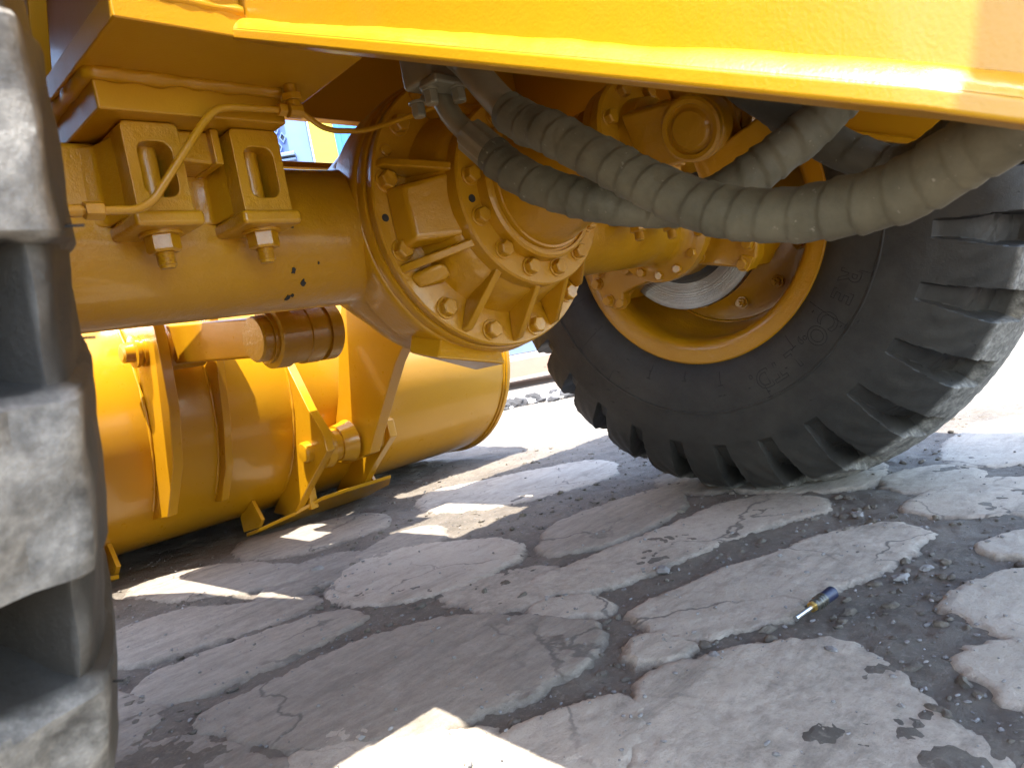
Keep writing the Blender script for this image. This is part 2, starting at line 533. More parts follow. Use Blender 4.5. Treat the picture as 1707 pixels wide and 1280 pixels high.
SLABS = [
 [(-0.14,-0.31),(-0.05,-0.38),(0.06,-0.49),(0.03,-0.57),(-0.03,-0.63),(-0.11,-0.67),(-0.15,-0.74),(-0.19,-0.76),(-0.33,-0.71),(-0.43,-0.59),(-0.38,-0.45),(-0.26,-0.39)],
 [(0.06,-0.14),(0.18,-0.19),(0.32,-0.23),(0.53,-0.34),(0.61,-0.41),(0.55,-0.51),(0.46,-0.50),(0.34,-0.48),(0.27,-0.45),(0.19,-0.40),(0.10,-0.42),(0.05,-0.36),(-0.02,-0.31),(0.00,-0.22)],
 [(0.21,-0.59),(0.33,-0.64),(0.40,-0.69),(0.37,-0.79),(0.16,-0.80),(0.13,-0.72),(0.16,-0.68),(0.18,-0.64)],
 [(0.07,-0.67),(0.12,-0.72),(0.11,-0.78),(-0.03,-0.80),(-0.04,-0.75),(0.01,-0.71),(0.03,-0.67)],
 [(0.13,0.17),(0.30,0.10),(0.55,0.05),(0.71,0.03),(0.82,-0.06),(0.77,-0.21),(0.67,-0.26),(0.58,-0.17),(0.41,-0.13),(0.25,-0.09),(0.12,-0.03),(0.09,0.08)],
 [(0.70,-0.40),(0.92,-0.45),(0.96,-0.58),(0.91,-0.68),(0.69,-0.68),(0.66,-0.58),(0.64,-0.49)],
 [(-0.54,0.29),(-0.44,0.29),(-0.27,0.29),(-0.18,0.26),(-0.06,0.18),(-0.04,0.02),(0.00,-0.14),(-0.11,-0.20),(-0.20,-0.20),(-0.32,-0.16),(-0.42,-0.09),(-0.50,0.02),(-0.54,0.16)],
 [(-0.68,0.33),(-0.57,0.26),(-0.54,0.12),(-0.54,-0.01),(-0.59,-0.09),(-0.70,0.02)],
 [(-0.56,0.97),(-0.43,1.03),(-0.28,1.00),(-0.18,0.78),(-0.10,0.67),(-0.13,0.57),(-0.25,0.58),(-0.38,0.65),(-0.52,0.70)],
 [(-0.35,-0.23),(-0.27,-0.26),(-0.20,-0.29),(-0.21,-0.34),(-0.30,-0.41),(-0.40,-0.43),(-0.45,-0.33),(-0.44,-0.25)],
 [(-0.06,-0.23),(-0.01,-0.24),(-0.03,-0.32),(-0.07,-0.32),(-0.11,-0.28)],
 [(0.01,0.05),(0.08,0.01),(0.09,-0.07),(0.04,-0.13),(-0.02,-0.03)],
 [(-0.08,0.65),(0.13,0.80),(0.27,0.72),(0.36,0.51),(0.33,0.34),(0.17,0.30),(0.04,0.30),(-0.06,0.35),(-0.12,0.48)],
 [(0.45,0.42),(0.65,0.37),(0.87,0.31),(0.79,0.17),(0.61,0.09),(0.35,0.14),(0.26,0.25)],
 [(-0.44,0.03),(-0.41,-0.13),(-0.33,-0.20),(-0.40,-0.24),(-0.47,-0.21),(-0.53,-0.12),(-0.54,-0.01)],
 [(0.16,1.60),(0.31,1.52),(0.55,1.34),(0.43,1.04),(0.22,1.06),(0.06,1.15),(0.04,1.39)],
 [(-0.28,1.44),(-0.11,1.44),(0.00,1.30),(0.06,0.93),(-0.04,0.83),(-0.15,0.94),(-0.28,1.17)],
 [(0.50,-0.60),(0.58,-0.66),(0.53,-0.73),(0.45,-0.71),(0.44,-0.63)],
 [(0.79,1.36),(1.05,1.12),(1.31,0.88),(1.06,0.56),(0.73,0.67),(0.58,0.85),(0.56,1.08)],
 [(1.27,-0.32),(1.62,-0.36),(1.67,-0.48),(1.38,-0.63),(1.07,-0.58),(1.03,-0.44)],
 [(-0.50,0.62),(-0.30,0.55),(-0.12,0.50),(-0.14,0.36),(-0.30,0.35),(-0.50,0.36),(-0.56,0.48)],
]
def inside(px, py, poly):
    c = np.zeros(px.shape, bool)
    n = len(poly)
    for i in range(n):
        x0, y0 = poly[i]; x1, y1 = poly[(i + 1) % n]
        t = ((y0 > py) != (y1 > py)) & (px < (x1 - x0) * (py - y0) / ((y1 - y0) or 1e-9) + x0)
        c ^= t
    return c
def sdist(px, py, poly):
    d = np.full(px.shape, 9.0)
    n = len(poly)
    for i in range(n):
        a = np.array(poly[i]); b = np.array(poly[(i + 1) % n]); ab = b - a
        t = np.clip(((px - a[0]) * ab[0] + (py - a[1]) * ab[1]) / (ab @ ab + 1e-12), 0, 1)
        d = np.minimum(d, np.hypot(px - a[0] - t * ab[0], py - a[1] - t * ab[1]))
    return np.where(inside(px, py, poly), d, -d)
def chaikin(poly, it=2):
    for _ in range(it):
        o = []
        for i in range(len(poly)):
            a = poly[i]; b = poly[(i + 1) % len(poly)]
            o += [(a[0] * .75 + b[0] * .25, a[1] * .75 + b[1] * .25), (a[0] * .25 + b[0] * .75, a[1] * .25 + b[1] * .75)]
        poly = o
    return poly

# more slabs of the same paving round the ones nearest the lens
cent = [np.mean(np.array(p), 0) for p in SLABS]
rads = [np.hypot(*(np.array(p) - c).T).max() for p, c in zip(SLABS, cent)]
tries = 0
while tries < 1500:
    tries += 1
    c = np.array([random.uniform(-0.95, 2.9), random.uniform(-0.95, 2.5)])
    r = random.uniform(0.16, 0.34)
    if math.hypot(c[0] + .95, c[1] + .97) > 2.45:
        continue
    if all(np.hypot(*(c - q)) > 0.64 * r + 0.66 * R for q, R in zip(cent, rads)):
        k = random.randint(7, 10); el = random.uniform(0.62, 0.95); ph = random.uniform(0, PI)
        poly = []
        for i in range(k):
            a = 2 * PI * i / k + random.uniform(-0.2, 0.2)
            q = r * random.uniform(0.62, 1.12)
            u, v = q * math.cos(a), q * el * math.sin(a)
            poly.append((c[0] + u * math.cos(ph) - v * math.sin(ph), c[1] + u * math.sin(ph) + v * math.cos(ph)))
        SLABS.append(poly); cent.append(c); rads.append(r)

def slab_mesh(poly, seed):
    poly = chaikin(poly, 2)
    P = np.array(poly); lo = P.min(0) - 0.035; hi = P.max(0) + 0.035
    size = max(hi - lo)
    cdist = np.hypot(*(P.mean(0) - np.array([-0.95, -0.97])))
    st = 0.006 if cdist < 1.5 else (0.010 if cdist < 2.4 else 0.018)
    xs = np.arange(lo[0], hi[0], st); ys = np.arange(lo[1], hi[1], st)
    X, Y = np.meshgrid(xs, ys, indexing='ij')
    d = sdist(X, Y, poly) + 0.020 + 0.024 * fbm(X, Y, 8, 6, 40, 0.66) + 0.010 * fbm(X, Y, 45, 4, 70, 0.7)
    t = np.clip((d + 0.012) / 0.030, 0, 1); t = t * t * (3 - 2 * t)
    lvl = 0.0007 * ((seed * 37) % 7 - 3) + (0.0022 if seed < 21 else 0.0)
    Z = -0.0145 + t * (0.0130 + 0.6 * lvl) + 0.0016 * fbm(X, Y, 5, 3, 90 + seed) + 0.0016 * fbm(X, Y, 60, 3, 120 + seed, 0.7)
    keep = d > -0.014
    q = keep[:-1, :-1] | keep[1:, :-1] | keep[1:, 1:] | keep[:-1, 1:]
    id_ = np.arange(X.size).reshape(X.shape)
    F = np.stack([id_[:-1, :-1], id_[1:, :-1], id_[1:, 1:], id_[:-1, 1:]], -1)[q]
    used = np.unique(F); mp = np.full(X.size, -1); mp[used] = np.arange(used.size)
    V = np.stack([X, Y, Z], -1).reshape(-1, 3)[used]
    me = bpy.data.meshes.new('stone_slab')
    me.from_pydata(V.tolist(), [], mp[F].tolist())
    me.polygons.foreach_set('use_smooth', [True] * len(me.polygons))
    me.materials.append(M_SILTY if seed in (6, 7, 8, 13, 15, 16, 20) or (seed > 20 and P.mean(0)[1] > 0.2) else M_SLAB)
    return me
for i, p in enumerate(SLABS):
    put('stone_slab', slab_mesh(p, i), ground)

def rock(m, c, r, seed):
    rg = random.Random(seed)
    bm = bmesh.new()
    bmesh.ops.create_icosphere(bm, subdivisions=1 if r < 0.008 else 2, radius=1)
    sx, sy, sz = r * rg.uniform(0.8, 1.5), r * rg.uniform(0.6, 1.0), r * rg.uniform(0.4, 0.8)
    a = rg.uniform(0, PI); ca, sa = math.cos(a), math.sin(a)
    vs = []
    for v in bm.verts:
        k = 1 + rg.uniform(-0.3, 0.25)
        x, y, z = v.co.x * sx * k, v.co.y * sy * k, v.co.z * sz * k
        vs.append((c[0] + x * ca - y * sa, c[1] + x * sa + y * ca, c[2] + z))
    bm.verts.index_update()
    m.add(vs, [tuple(v.index for v in f.verts) for f in bm.faces])
    bm.free()

# grit, too much of it to count, thicker in the dirt than on the stone
m = MB()
n = 0
while n < 4200:
    x, y = random.uniform(-0.9, 2.2), random.uniform(-0.95, 1.9)
    if random.random() > math.exp(-math.hypot(x + .95, y + .97) / 1.6) * 1.3:
        continue
    s_ = max(float(sdist(np.array([x]), np.array([y]), p)[0]) for p in SLABS[:21])
    if s_ > 0.02 and random.random() > 0.22:
        continue
    r = random.choice([0.0012, 0.0016, 0.002, 0.002, 0.003, 0.004])
    z = float(ground_height(np.array([x]), np.array([y]))[0]) if s_ < 0 else 0.002
    rock(m, (x, y, z + r * 0.25), r, n)
    n += 1
n = 0; mc = MB()
while n < 1500:
    x, y = random.uniform(-0.8, 1.8), random.uniform(-0.9, 1.5)
    if random.random() > math.exp(-math.hypot(x + .95, y + .97) / 1.4) * 1.3:
        continue
    s_ = max(float(sdist(np.array([x]), np.array([y]), p)[0]) for p in SLABS[:21])
    if s_ > 0.0:
        continue
    r = random.choice([.003, .004, .005, .007, .010])
    rock(mc, (x, y, float(ground_height(np.array([x]), np.array([y]))[0]) + r * .1), r, 9000 + n)
    n += 1
cl = mc.obj('dirt_clods', M_DIRT, None, smooth=60)
cl['kind'] = 'stuff'; cl['label'] = 'small brown clods of dirt between the slabs'; cl['category'] = 'dirt'
gr = m.obj('gravel', M_PEBBLE, None, smooth=None)
gr['kind'] = 'stuff'; gr['label'] = 'fine grey grit scattered over dirt and slabs'; gr['category'] = 'gravel'

STONES = [(0.245,-0.098,.013,'largest loose grey stone, in the dirt channel left of the long middle slab'),
          (0.305,-0.521,.012,'flat grey stone in the dirt just right of the sensor plug'),
          (0.354,-0.548,.010,'smaller grey stone farther right of the sensor plug at the slab corner'),
          (-0.052,-0.376,.011,'grey stone lying against the top edge of the big front slab'),
          (0.033,0.858,.015,'grey stone on the ground nearest the bucket beside the sunny patches'),
          (0.646,-0.334,.013,'grey stone in the wet dirt right below the far tyre'),
          (0.02,-0.517,.008,'small pale stone on the big front slab near its dark stain'),]
for i, (x, y, r, lab) in enumerate(STONES):
    mm = MB(); rock(mm, (0, 0, 0), r, 500 + i)
    o = put('stone', mm.mesh('stone', M_PEBBLE, None), None, Matrix.Translation((x, y, -0.002)))
    o['label'] = lab
    o['category'] = 'stone'
    o['group'] = 'loose stones in the dirt between the slabs'

# ------------------------------------------------------------------ the wheel loader
loader = empty('wheel_loader', label='glossy yellow wheel loader with wrapped hoses, front axle, tyres and bucket seen from underneath', category='wheel loader')

# ---- tyres and wheels
XF = 0.735          # plane of the inner rim flange of the right wheel
ZA = 0.70           # axle height
HW = 0.245          # inner flange to tyre centre line
NLUG = 28
def tyre_profile():
    ctl = [(0.016, .338), (0.000, .350), (-.013, .366), (-.021, .390), (-.0255, .420), (-.0258, .445), (-.0246, .4665),
           (-.0270, .4685), (-.0270, .4715), (-.0244, .4735), (-.0215, .495), (-.0165, .525), (-.0105, .550)]
    ctl += [(-.008, .556), (-.006, .561), (-.0035, .566), (-.001, .572), (.004, .585), (.0105, .600), (.018, .615), (.0265, .630),
            (.036, .645), (.046, .658), (.056, .669), (.066, .679), (.075, .6862), (.081, .6912), (.0868, .6958), (.0905, .6985), (.0945, .6997), (.100, .7001), (.112, .7006)]
    ctl += [(w, .7006 + 0.026 * (1 - ((HW - w) / (HW - .112)) ** 2)) for w in (.125, .140, .155, .168, .176, .181, .186, .191, .196, .205, .22)]
    ctl += [(HW, .7266)]
    full = ctl + [(2 * HW - w, r) for w, r in ctl[-2::-1]]
    return np.array(full)
def tyre_mesh(NLUG=NLUG, near=False):
    pr = tyre_profile()
    k = len(pr)
    tan = np.gradient(pr, axis=0); tan /= np.hypot(*tan.T)[:, None]
    nrm = np.stack([-tan[:, 1], tan[:, 0]], 1)            # outward normal in (x, r)
    NT = NLUG * 56
    th = 2 * PI * np.arange(NT) / NT
    w = pr[:, 0]; r = pr[:, 1]
    side = np.where(w <= HW, 0, 1)
    wl = np.where(side == 0, w, 2 * HW - w)
    def sm(a, b, x):
        t = np.clip((x - a) / (b - a), 0, 1); return t * t * (3 - 2 * t)
    depth = np.where(r < .6985, 0.013 * sm(.556, .566, r) + 0.045 * np.clip((r - .566) / .1325, 0, 1), 0.058)
    if near:
        depth = depth * (0.16 + 0.84 * sm(.095, .110, wl))      # grooves of the near tyre close before the shoulder
    depth = depth * (1 - sm(.172, .188, wl)) * sm(.550, .560, r)
    pitch = 360.0 / NLUG
    deg = np.degrees(th)
    ph = np.where(side == 0, 0.0, 0.5)
    a = (deg[:, None] / pitch + ph[None, :] + 0.5) % 1.0 - 0.5
    ad = np.abs(a) * pitch
    hw = 1.75 + 0.95 * sm(.57, .69, r) - 0.25 * sm(.10, .18, wl)
    hw = hw * 28 / NLUG
    ed = 0.12 + 0.08 * sm(.60, .565, r)
    g = 1 - np.clip((ad - (hw - ed)[None, :]) / (2 * ed)[None, :], 0, 1)
    g = g * g * (3 - 2 * g)
    off = -depth[None, :] * g
    # lug edges are knocked about a little
    off = off + 0.0012 * np.where(r > .6, 1, 0)[None, :] * np.sin(th[:, None] * 91 + w[None, :] * 140)
    arc_ = np.concatenate([[0], np.cumsum(np.hypot(*np.diff(pr, axis=0).T))])
    s0, s1 = np.interp(.585, r[:30], arc_[:30]), arc_[np.argmin(np.abs(w - .135))]
    tt = np.clip((np.minimum(arc_, arc_[-1] - arc_) - s0) / (s1 - s0), 0, 1)
    phi = tt * tt * (3 - 2 * tt) * PI / 2
    dx = -np.cos(phi) * np.where(side == 0, 1, -1); dr = np.sin(phi)
    X = w[None, :] + dx[None, :] * off
    Rr = r[None, :] + dr[None, :] * off
    V = np.stack([X, Rr * np.cos(th)[:, None], Rr * np.sin(th)[:, None]], -1).reshape(-1, 3)
    i = np.arange(NT)[:, None]; j = np.arange(k - 1)[None, :]; i2 = (i + 1) % NT
    F = np.stack([i * k + j, i2 * k + j, i2 * k + j + 1, i * k + j + 1], -1).reshape(-1, 4)
    me = bpy.data.meshes.new('tyre')
    me.from_pydata(V.tolist(), [], F.tolist())
    bm = bmesh.new(); bm.from_mesh(me); bmesh.ops.recalc_face_normals(bm, faces=bm.faces); bm.to_mesh(me); bm.free()
    me.polygons.foreach_set('use_smooth', [True] * len(me.polygons))
    me.set_sharp_from_angle(angle=R_(24))
    me.materials.append(M_RUBBER)
    return me
TYRE = tyre_mesh()
# the near tyre stands less squashed: its inner wall bulges less
TYRE_NEAR = tyre_mesh(34, True)
_c = np.empty(len(TYRE_NEAR.vertices) * 3); TYRE_NEAR.vertices.foreach_get('co', _c); _c = _c.reshape(-1, 3)
_c[:, 0] = np.where(_c[:, 0] < .09, .09 + (_c[:, 0] - .09) * .42, _c[:, 0])
TYRE_NEAR.vertices.foreach_set('co', _c.ravel()); TYRE_NEAR.update()
_pr = tyre_profile()[:31]
def wall_x(r):
    return float(np.interp(r, _pr[:, 1], _pr[:, 0]))

def lettering_mesh():
    """raised outline letters bent round the sidewall, tops towards the tread"""
    m = MB()
    dg = bpy.context.evaluated_depsgraph_get()
    chars = [('R', -151.9, 1), ('E', -145.9, 1), ('C', -137.8, 1), ('O', -132.0, 1), ('.', -128.9, 1), (',', -127.2, 1), ('L', -121.6, 1), ('T', -115.2, 1), ('D', -109.9, 1), ('.', -105.8, 1)]
    for ch, ang, sc in chars:
        cu = bpy.data.curves.new('letter', 'FONT')
        cu.body = ch; cu.size = 0.062; cu.align_x = 'CENTER'
        cu.fill_mode = 'NONE'; cu.bevel_depth = 0.0008; cu.bevel_resolution = 0; cu.offset = 0.0012
        cu.resolution_u = 4
        to = bpy.data.objects.new('letter', cu)
        COL.objects.link(to)
        dg.update()
        me = bpy.data.meshes.new_from_object(to.evaluated_get(dg))
        t0 = R_(ang + 37.0)
        vs = []
        for v in me.vertices:
            r = 0.404 + v.co.y
            t = t0 + v.co.x * 0.86 / 0.425
            vs.append((wall_x(r) - 0.0003 - v.co.z * 0.8, r * math.cos(t), r * math.sin(t)))
        m.add(vs, [tuple(p.vertices) for p in me.polygons])
        bpy.data.objects.remove(to); bpy.data.meshes.remove(me)
    return m.mesh('sidewall_lettering', M_LETTER, None)
LETTERS = lettering_mesh()

def mould_lines_mesh():
    """thin radial mould marks and stubs of rubber on the inner sidewall"""
    m = MB(); rg = random.Random(5)
    for k in range(24):
        t = 2 * PI * k / 24 + 0.05
        r0, r1 = rg.choice([(.366, .39), (.37, .405), (.366, .463), (.44, .468)])
        pts = [(wall_x(r) - 0.0002, r * math.cos(t), r * math.sin(t)) for r in np.linspace(r0, r1, 8)]
        m.tube(pts, 0.0007, 4)
        m.tube([(wall_x(r1) - 0.0005, r1 * math.cos(t + d / r1), r1 * math.sin(t + d / r1)) for d in (-.006, .007)], 0.0011, 4)
    for k in range(90):
        t = rg.uniform(0, 2 * PI); r = rg.choice([.385, .43, .455, .48, .495, .52])
        a = rg.uniform(-.6, .6); L = rg.uniform(.004, .008)
        x = wall_x(r)
        p0 = Vector((x, r * math.cos(t), r * math.sin(t)))
        tv = Vector((0, -math.sin(t), math.cos(t)))
        m.tube([p0, p0 + tv * L * math.cos(a) + Vector((-L * 0.5, 0, 0))], 0.0009, 4)
    return m.mesh('mould_marks', M_LETTER, None)
MARKS = mould_lines_mesh()

def whisker_mesh(seed, near=False):
    m = MB(); rg = random.Random(seed)
    for k in range(22):
        t = rg.uniform(0, 2 * PI); r = rg.choice([.675, .682, .69]); x = wall_x(r)
        if near:
            x = .09 + (x - .09) * .42
        p = Vector((x, r * math.cos(t), r * math.sin(t)))
        d = Vector((-0.9 if r < .69 else 0, 0.5 * math.cos(t), 0.5 * math.sin(t))).normalized()
        m.tube([p, p + d * rg.uniform(.004, .009)], 0.0006, 5)
    return m.mesh('rubber_whiskers', M_LETTER, None)
WHISK = whisker_mesh(3)
WHISK_NEAR = whisker_mesh(4, True)

RIMM = MB().lathe([(0.020, .352), (0.010, .352), (0.002, .349), (-.001, .345), (0.001, .340), (.003, .330), (.006, .318), (.010, .306), (.017, .297), (.030, .291), (.060, .288), (.110, .286),
                   (.135, .276), (.170, .262), (.235, .262), (.240, .300), (.30, .320), (.405, .330), (.428, .345), (.432, .352), (.425, .355), (.418, .348), (.30, .335), (.05, .31), (.02, .352)],
                  (0, 0, 0), (1, 0, 0), 160).mesh('rim', M_CAST, 35)
RDISC = MB().lathe([(.200, .264), (.205, .262), (.205, .235), (.190, .205), (.172, .170), (.166, .118), (.176, .118), (.182, .17), (.20, .205), (.215, .235), (.215, .264)], (0, 0, 0), (1, 0, 0), 96, a0=0).mesh('wheel_disc', M_CAST, 35)
WELD = MB().tube([(.200 + 0.002 * random.uniform(-1, 1), .262 * math.cos(a), .262 * math.sin(a)) for a in np.linspace(0, 2 * PI, 200)], .006, 7).mesh('weld_bead', M_CAST, 80)
WNUT = hex_bolt_mesh('wheel_nut', 0.0125, 0.012, M_CAST, 1.35, 0.012)

def wheel(loc, rz, rx, tyre=None):
    w = empty('wheel', parent=loader)
    w.matrix_local = Matrix.Translation(loc) @ Matrix.Rotation(rz, 4, 'Z') @ Matrix.Rotation(rx, 4, 'X')
    for nm, me in (('tyre', TYRE), ('sidewall_lettering', LETTERS), ('mould_marks', MARKS), ('rubber_whiskers', WHISK), ('rim', RIMM), ('wheel_disc', RDISC), ('weld_bead', WELD)):
        if tyre is not None and nm in ('sidewall_lettering', 'mould_marks'):
            continue
        if tyre is not None and nm == 'rubber_whiskers':
            me = WHISK_NEAR
        o = put(nm, tyre if tyre is not None and nm == 'tyre' else me, w)
        if nm in ('mould_marks', 'rubber_whiskers'):
            o['kind'] = 'stuff'
    for k in range(12):
        a = 2 * PI * k / 12 + R_(-94 + 37)
        put('wheel_nut', WNUT, w, frame_to((.186, .215 * math.cos(a), .215 * math.sin(a)), (-1, 0, 0), k))
    return w
wheel((XF, 0, ZA), 0.0, R_(-37.0))['label'] = 'far front wheel with charcoal tyre, yellow rim and raised sidewall letters'
wheel((-0.78, 0, ZA), PI, R_(-13.9), TYRE_NEAR)['label'] = 'near front wheel, its dusty grey tread close to the lens at the left edge'

# ---- front axle
axle = empty('front_axle', parent=loader)
XD = -0.088
def smax(a, b, k):
    h = np.clip(0.5 + 0.5 * (a - b) / k, 0, 1)
    return b * (1 - h) + a * h + k * h * (1 - h)
xs = np.concatenate([np.linspace(-0.80, -0.42, 10), np.linspace(-0.40, 0.24, 66), np.linspace(0.26, 0.585, 16)])
m = MB(); NA = 64
vs = []
for x in xs:
    rt_ = 0.100 if x < XD else float(np.interp(x, [XD, 0.25, 0.58], [0.108, 0.098, 0.088]))
    q = 0.203 ** 2 - (x - XD) ** 2
    hb = math.sqrt(q) if q > 0 else -0.2
    hz = float(smax(np.array(hb), np.array(rt_), 0.058))
    db = 0.150 - 1.6 * abs(x - XD) ** 1.6
    hy = float(smax(np.array(db), np.array(rt_), 0.03))
    e = 2.0 + 0.5 * max(0.0, 1 - abs(x - XD) / 0.25)
    for k in range(NA):
        a = 2 * PI * k / NA
        c, s_ = math.cos(a), math.sin(a)
        y = hy * math.copysign(abs(c) ** (2 / e), c); z = hz * math.copysign(abs(s_) ** (2 / e), s_)
        vs.append((x, max(y, -0.128), ZA + z))
fs = [(i * NA + k, i * NA + (k + 1) % NA, (i + 1) * NA + (k + 1) % NA, (i + 1) * NA + k) for i in range(len(xs) - 1) for k in range(NA)]
fs += [tuple(range(NA)), tuple((len(xs) - 1) * NA + k for k in range(NA))]
m.add(vs, fs)
hous = m.obj('axle_housing', M_CAST, axle, smooth=50)

# chips where the paint is gone
def chip(x, a, r, seed):
    rg = random.Random(seed); mm = MB()
    lo = [(x + r * 0.7 * rg.uniform(.5, 1.2) * math.cos(t), a + r / 0.1 * rg.uniform(.5, 1.4) * math.sin(t)) for t in np.linspace(0, 2 * PI, 9)[:-1]]
    A = [(p, ZA and -0.1012 * math.cos(q), ZA + 0.1012 * math.sin(q)) for p, q in lo]
    B = [(p, -0.0990 * math.cos(q), ZA + 0.0990 * math.sin(q)) for p, q in lo]
    mm.hull8(A, B).obj('paint_chip', M_CHIP, axle, smooth=None)

# differential carrier in its own frame: s runs rearwards along the pinion
AX = Vector((-0.063, -1, 0.03)).normalized()
A0 = Vector((XD, 0, ZA))
U = AX.cross(Vector((0, 0, 1))).normalized()
V = U.cross(AX)
def D(ang, r, s):
    a = R_(ang)
    return A0 + AX * s + (U * math.cos(a) + V * math.sin(a)) * r
MB().lathe([(.040, .2165), (.095, .2205), (.107, .2205), (.1125, .2185), (.114, .2165), (.116, .19)], A0, AX, 128, u=U).obj('housing_lip', M_CAST, axle, smooth=35)
MB().lathe([(.109, .2), (.114, .2155), (.116, .2172), (.128, .2172), (.131, .2155), (.132, .20)], A0, AX, 128, u=U).obj('housing_flange', M_CAST, axle, smooth=35)
carrier = empty('differential_carrier', parent=loader)
m = MB().lathe([(.127, .10), (.131, .2115), (.134, .2135), (.147, .2135), (.1500, .2110), (.151, .172), (.156, .163), (.175, .156), (.200, .148), (.214, .143), (.224, .130)], A0, AX, 128, u=U)
m.obj('carrier_casting', M_CAST, carrier, smooth=35)
MB().lathe([(.210, .10), (.216, .136), (.219, .1385), (.240, .1385), (.2435, .136), (.244, .098)], A0, AX, 112, u=U).obj('bearing_flange', M_CAST, carrier, smooth=35)
MB().lathe([(.240, .105), (.262, .1035), (.2655, .100), (.266, .0955), (.262, .0945), (.262, .091), (.268, .0895), (.269, .085)], A0, AX, 96, u=U).obj('pilot_ring', M_CAST, carrier, smooth=35)
MB().lathe([(.255, .0875), (.276, .086), (.345, .068), (.372, .062), (.374, .066), (.388, .066), (.390, .060), (.392, .03)], A0, AX, 80, u=U).obj('pinion_nose', M_CAST, carrier, smooth=35)
def rib(a0, a1, thick, ro=.209, ri=.137, s0=.148, s1=.232, hump=0.0):
    """web standing on the carrier between the two flanges"""
    for_ = []
    P = [D(a0, ro, s0), D(a0, ro - .004, s0 + .016), D((a0 * .6 + a1 * .4), (ro * .5 + ri * .5) + hump, (s0 + s1) * .5 + .007), D(a1, ri + .002, s1), D(a1, ri - .02, s1 - .01), D((a0 + a1) / 2, .145, s0 + .01)]
    t = (D(a0 + 1, .17, .2) - D(a0 - 1, .17, .2)).normalized() * thick / 2
    m = MB().hull8([p - t for p in P], [p + t for p in P])
    return m.obj('rib', M_CAST, carrier, bevel=0.003)
rib(19.7, 17.0, .012)
rib(-23.0, -29.0, .012)
rib(-60.0, -52.0, .012)
rib(-88.0, -84.0, .011)
rib(-113.0, -112.0, .011)
rib(-140.0, -140.0, .011)
rib(58.0, 58.0, .012)
rib(100.0, 100.0, .012)
rib(150.0, 150.0, .012)
# raised box between the two left-hand ribs
def hull_box(pa, pb, name, bev=.006):
    return MB().hull8([D(*p) for p in pa], [D(*p) for p in pb]).obj(name, M_CAST, carrier, bevel=bev, seg=3)
hull_box([(10.5, .195, .148), (-17, .200, .148), (-25, .128, .20), (17, .128, .20)],
         [(8.5, .186, .186), (-14.5, .190, .186), (-23, .136, .226), (15, .136, .226)], 'carrier_boss', .007)
hull_box([(-26, .204, .148), (-34, .204, .148), (-40, .168, .16), (-28, .168, .16)], [(-27, .196, .168), (-32, .196, .162), (-38, .168, .190), (-29, .168, .192)], 'carrier_boss', .008)
BOLT = hex_bolt_mesh('bolt', 0.0135, 0.0125, M_CAST, 1.22)
BOLTS = hex_bolt_mesh('bolt', 0.0115, 0.011, M_CAST, 1.2)
HOLE = MB().cyl((0, 0, -0.002), (0, 0, 0.0008), 0.0055, 16).mesh('threaded_hole', M_CHIP, 30)
PLUG = MB().lathe([(0, .0085), (.003, .0085), (.004, .007)], (0, 0, 0), (0, 0, 1), 20, caps=True).mesh('plug', M_CAST, 30)
for a in (40.7, 13.2, -16.3, -47.7, -73.8, -101.6, -131.3, -159.7, 172, 140, 110, 75):
    put('bolt', BOLT, carrier, frame_to(D(a, .1925, .150), AX, R_(a * 3)), bevel=0.0008)
for a in (11, -17, -45, -71.3, -98.5, -126, -154, 178, 150, 122, 94, 66, 38):
    put('bolt', BOLTS, carrier, frame_to(D(a, .1165, .2438), AX, R_(a * 2)), bevel=0.0008)
put('threaded_hole', HOLE, carrier, frame_to(D(-2.1, .200, .1503), AX))
put('threaded_hole', HOLE, carrier, frame_to(D(-4.5, .119, .2443), AX))
put('plug', PLUG, carrier, frame_to(D(26.6, .197, .150), AX))
MB().tube([D(a, .190, .151) for a in (-8.5, -7.2, -5.5, -7.0)], .0013, 6).obj('cast_mark', M_CAST, carrier)
# foot cast under the housing
MB().hull8([D(-50, .212, .06), D(-57, .215, .11), D(-88, .213, .11), D(-84, .212, .05)], [D(-51, .247, .07), D(-57, .252, .118), D(-88, .240, .118), D(-84, .242, .06)]).obj('drain_foot', M_CAST, axle, bevel=.004)

# pinion flange, universal joint and shaft
shaft = empty('drive_shaft', parent=loader)
MB().lathe([(.385, .045), (.395, .050), (.418, .052), (.421, .078), (.433, .0785), (.436, .076), (.436, .02)], A0, AX, 64, u=U).obj('pinion_flange', M_CAST, shaft, smooth=35)
MB().lathe([(.4365, .02), (.4365, .080), (.448, .081), (.452, .078), (.456, .052), (.475, .047), (.478, .01)], A0, AX, 64, u=U).obj('joint_flange', M_CAST, shaft, smooth=35)
BOLTU = hex_bolt_mesh('bolt', 0.0095, 0.009, M_CAST, 1.2)
for k in range(8):
    put('bolt', BOLTU, shaft, frame_to(D(22 + 45 * k, .066, .452), AX), bevel=.0006)
    put('nut', BOLTU, shaft, frame_to(D(22 + 45 * k, .066, .420), -AX), bevel=.0006)
JC = A0 + AX * 0.553 + Vector((0, 0, -0.012))
CA = (U * 0.93 - V * 0.25 + AX * 0.10).normalized()          # first arm of the cross, towards the left
CB = CA.cross(AX).normalized()
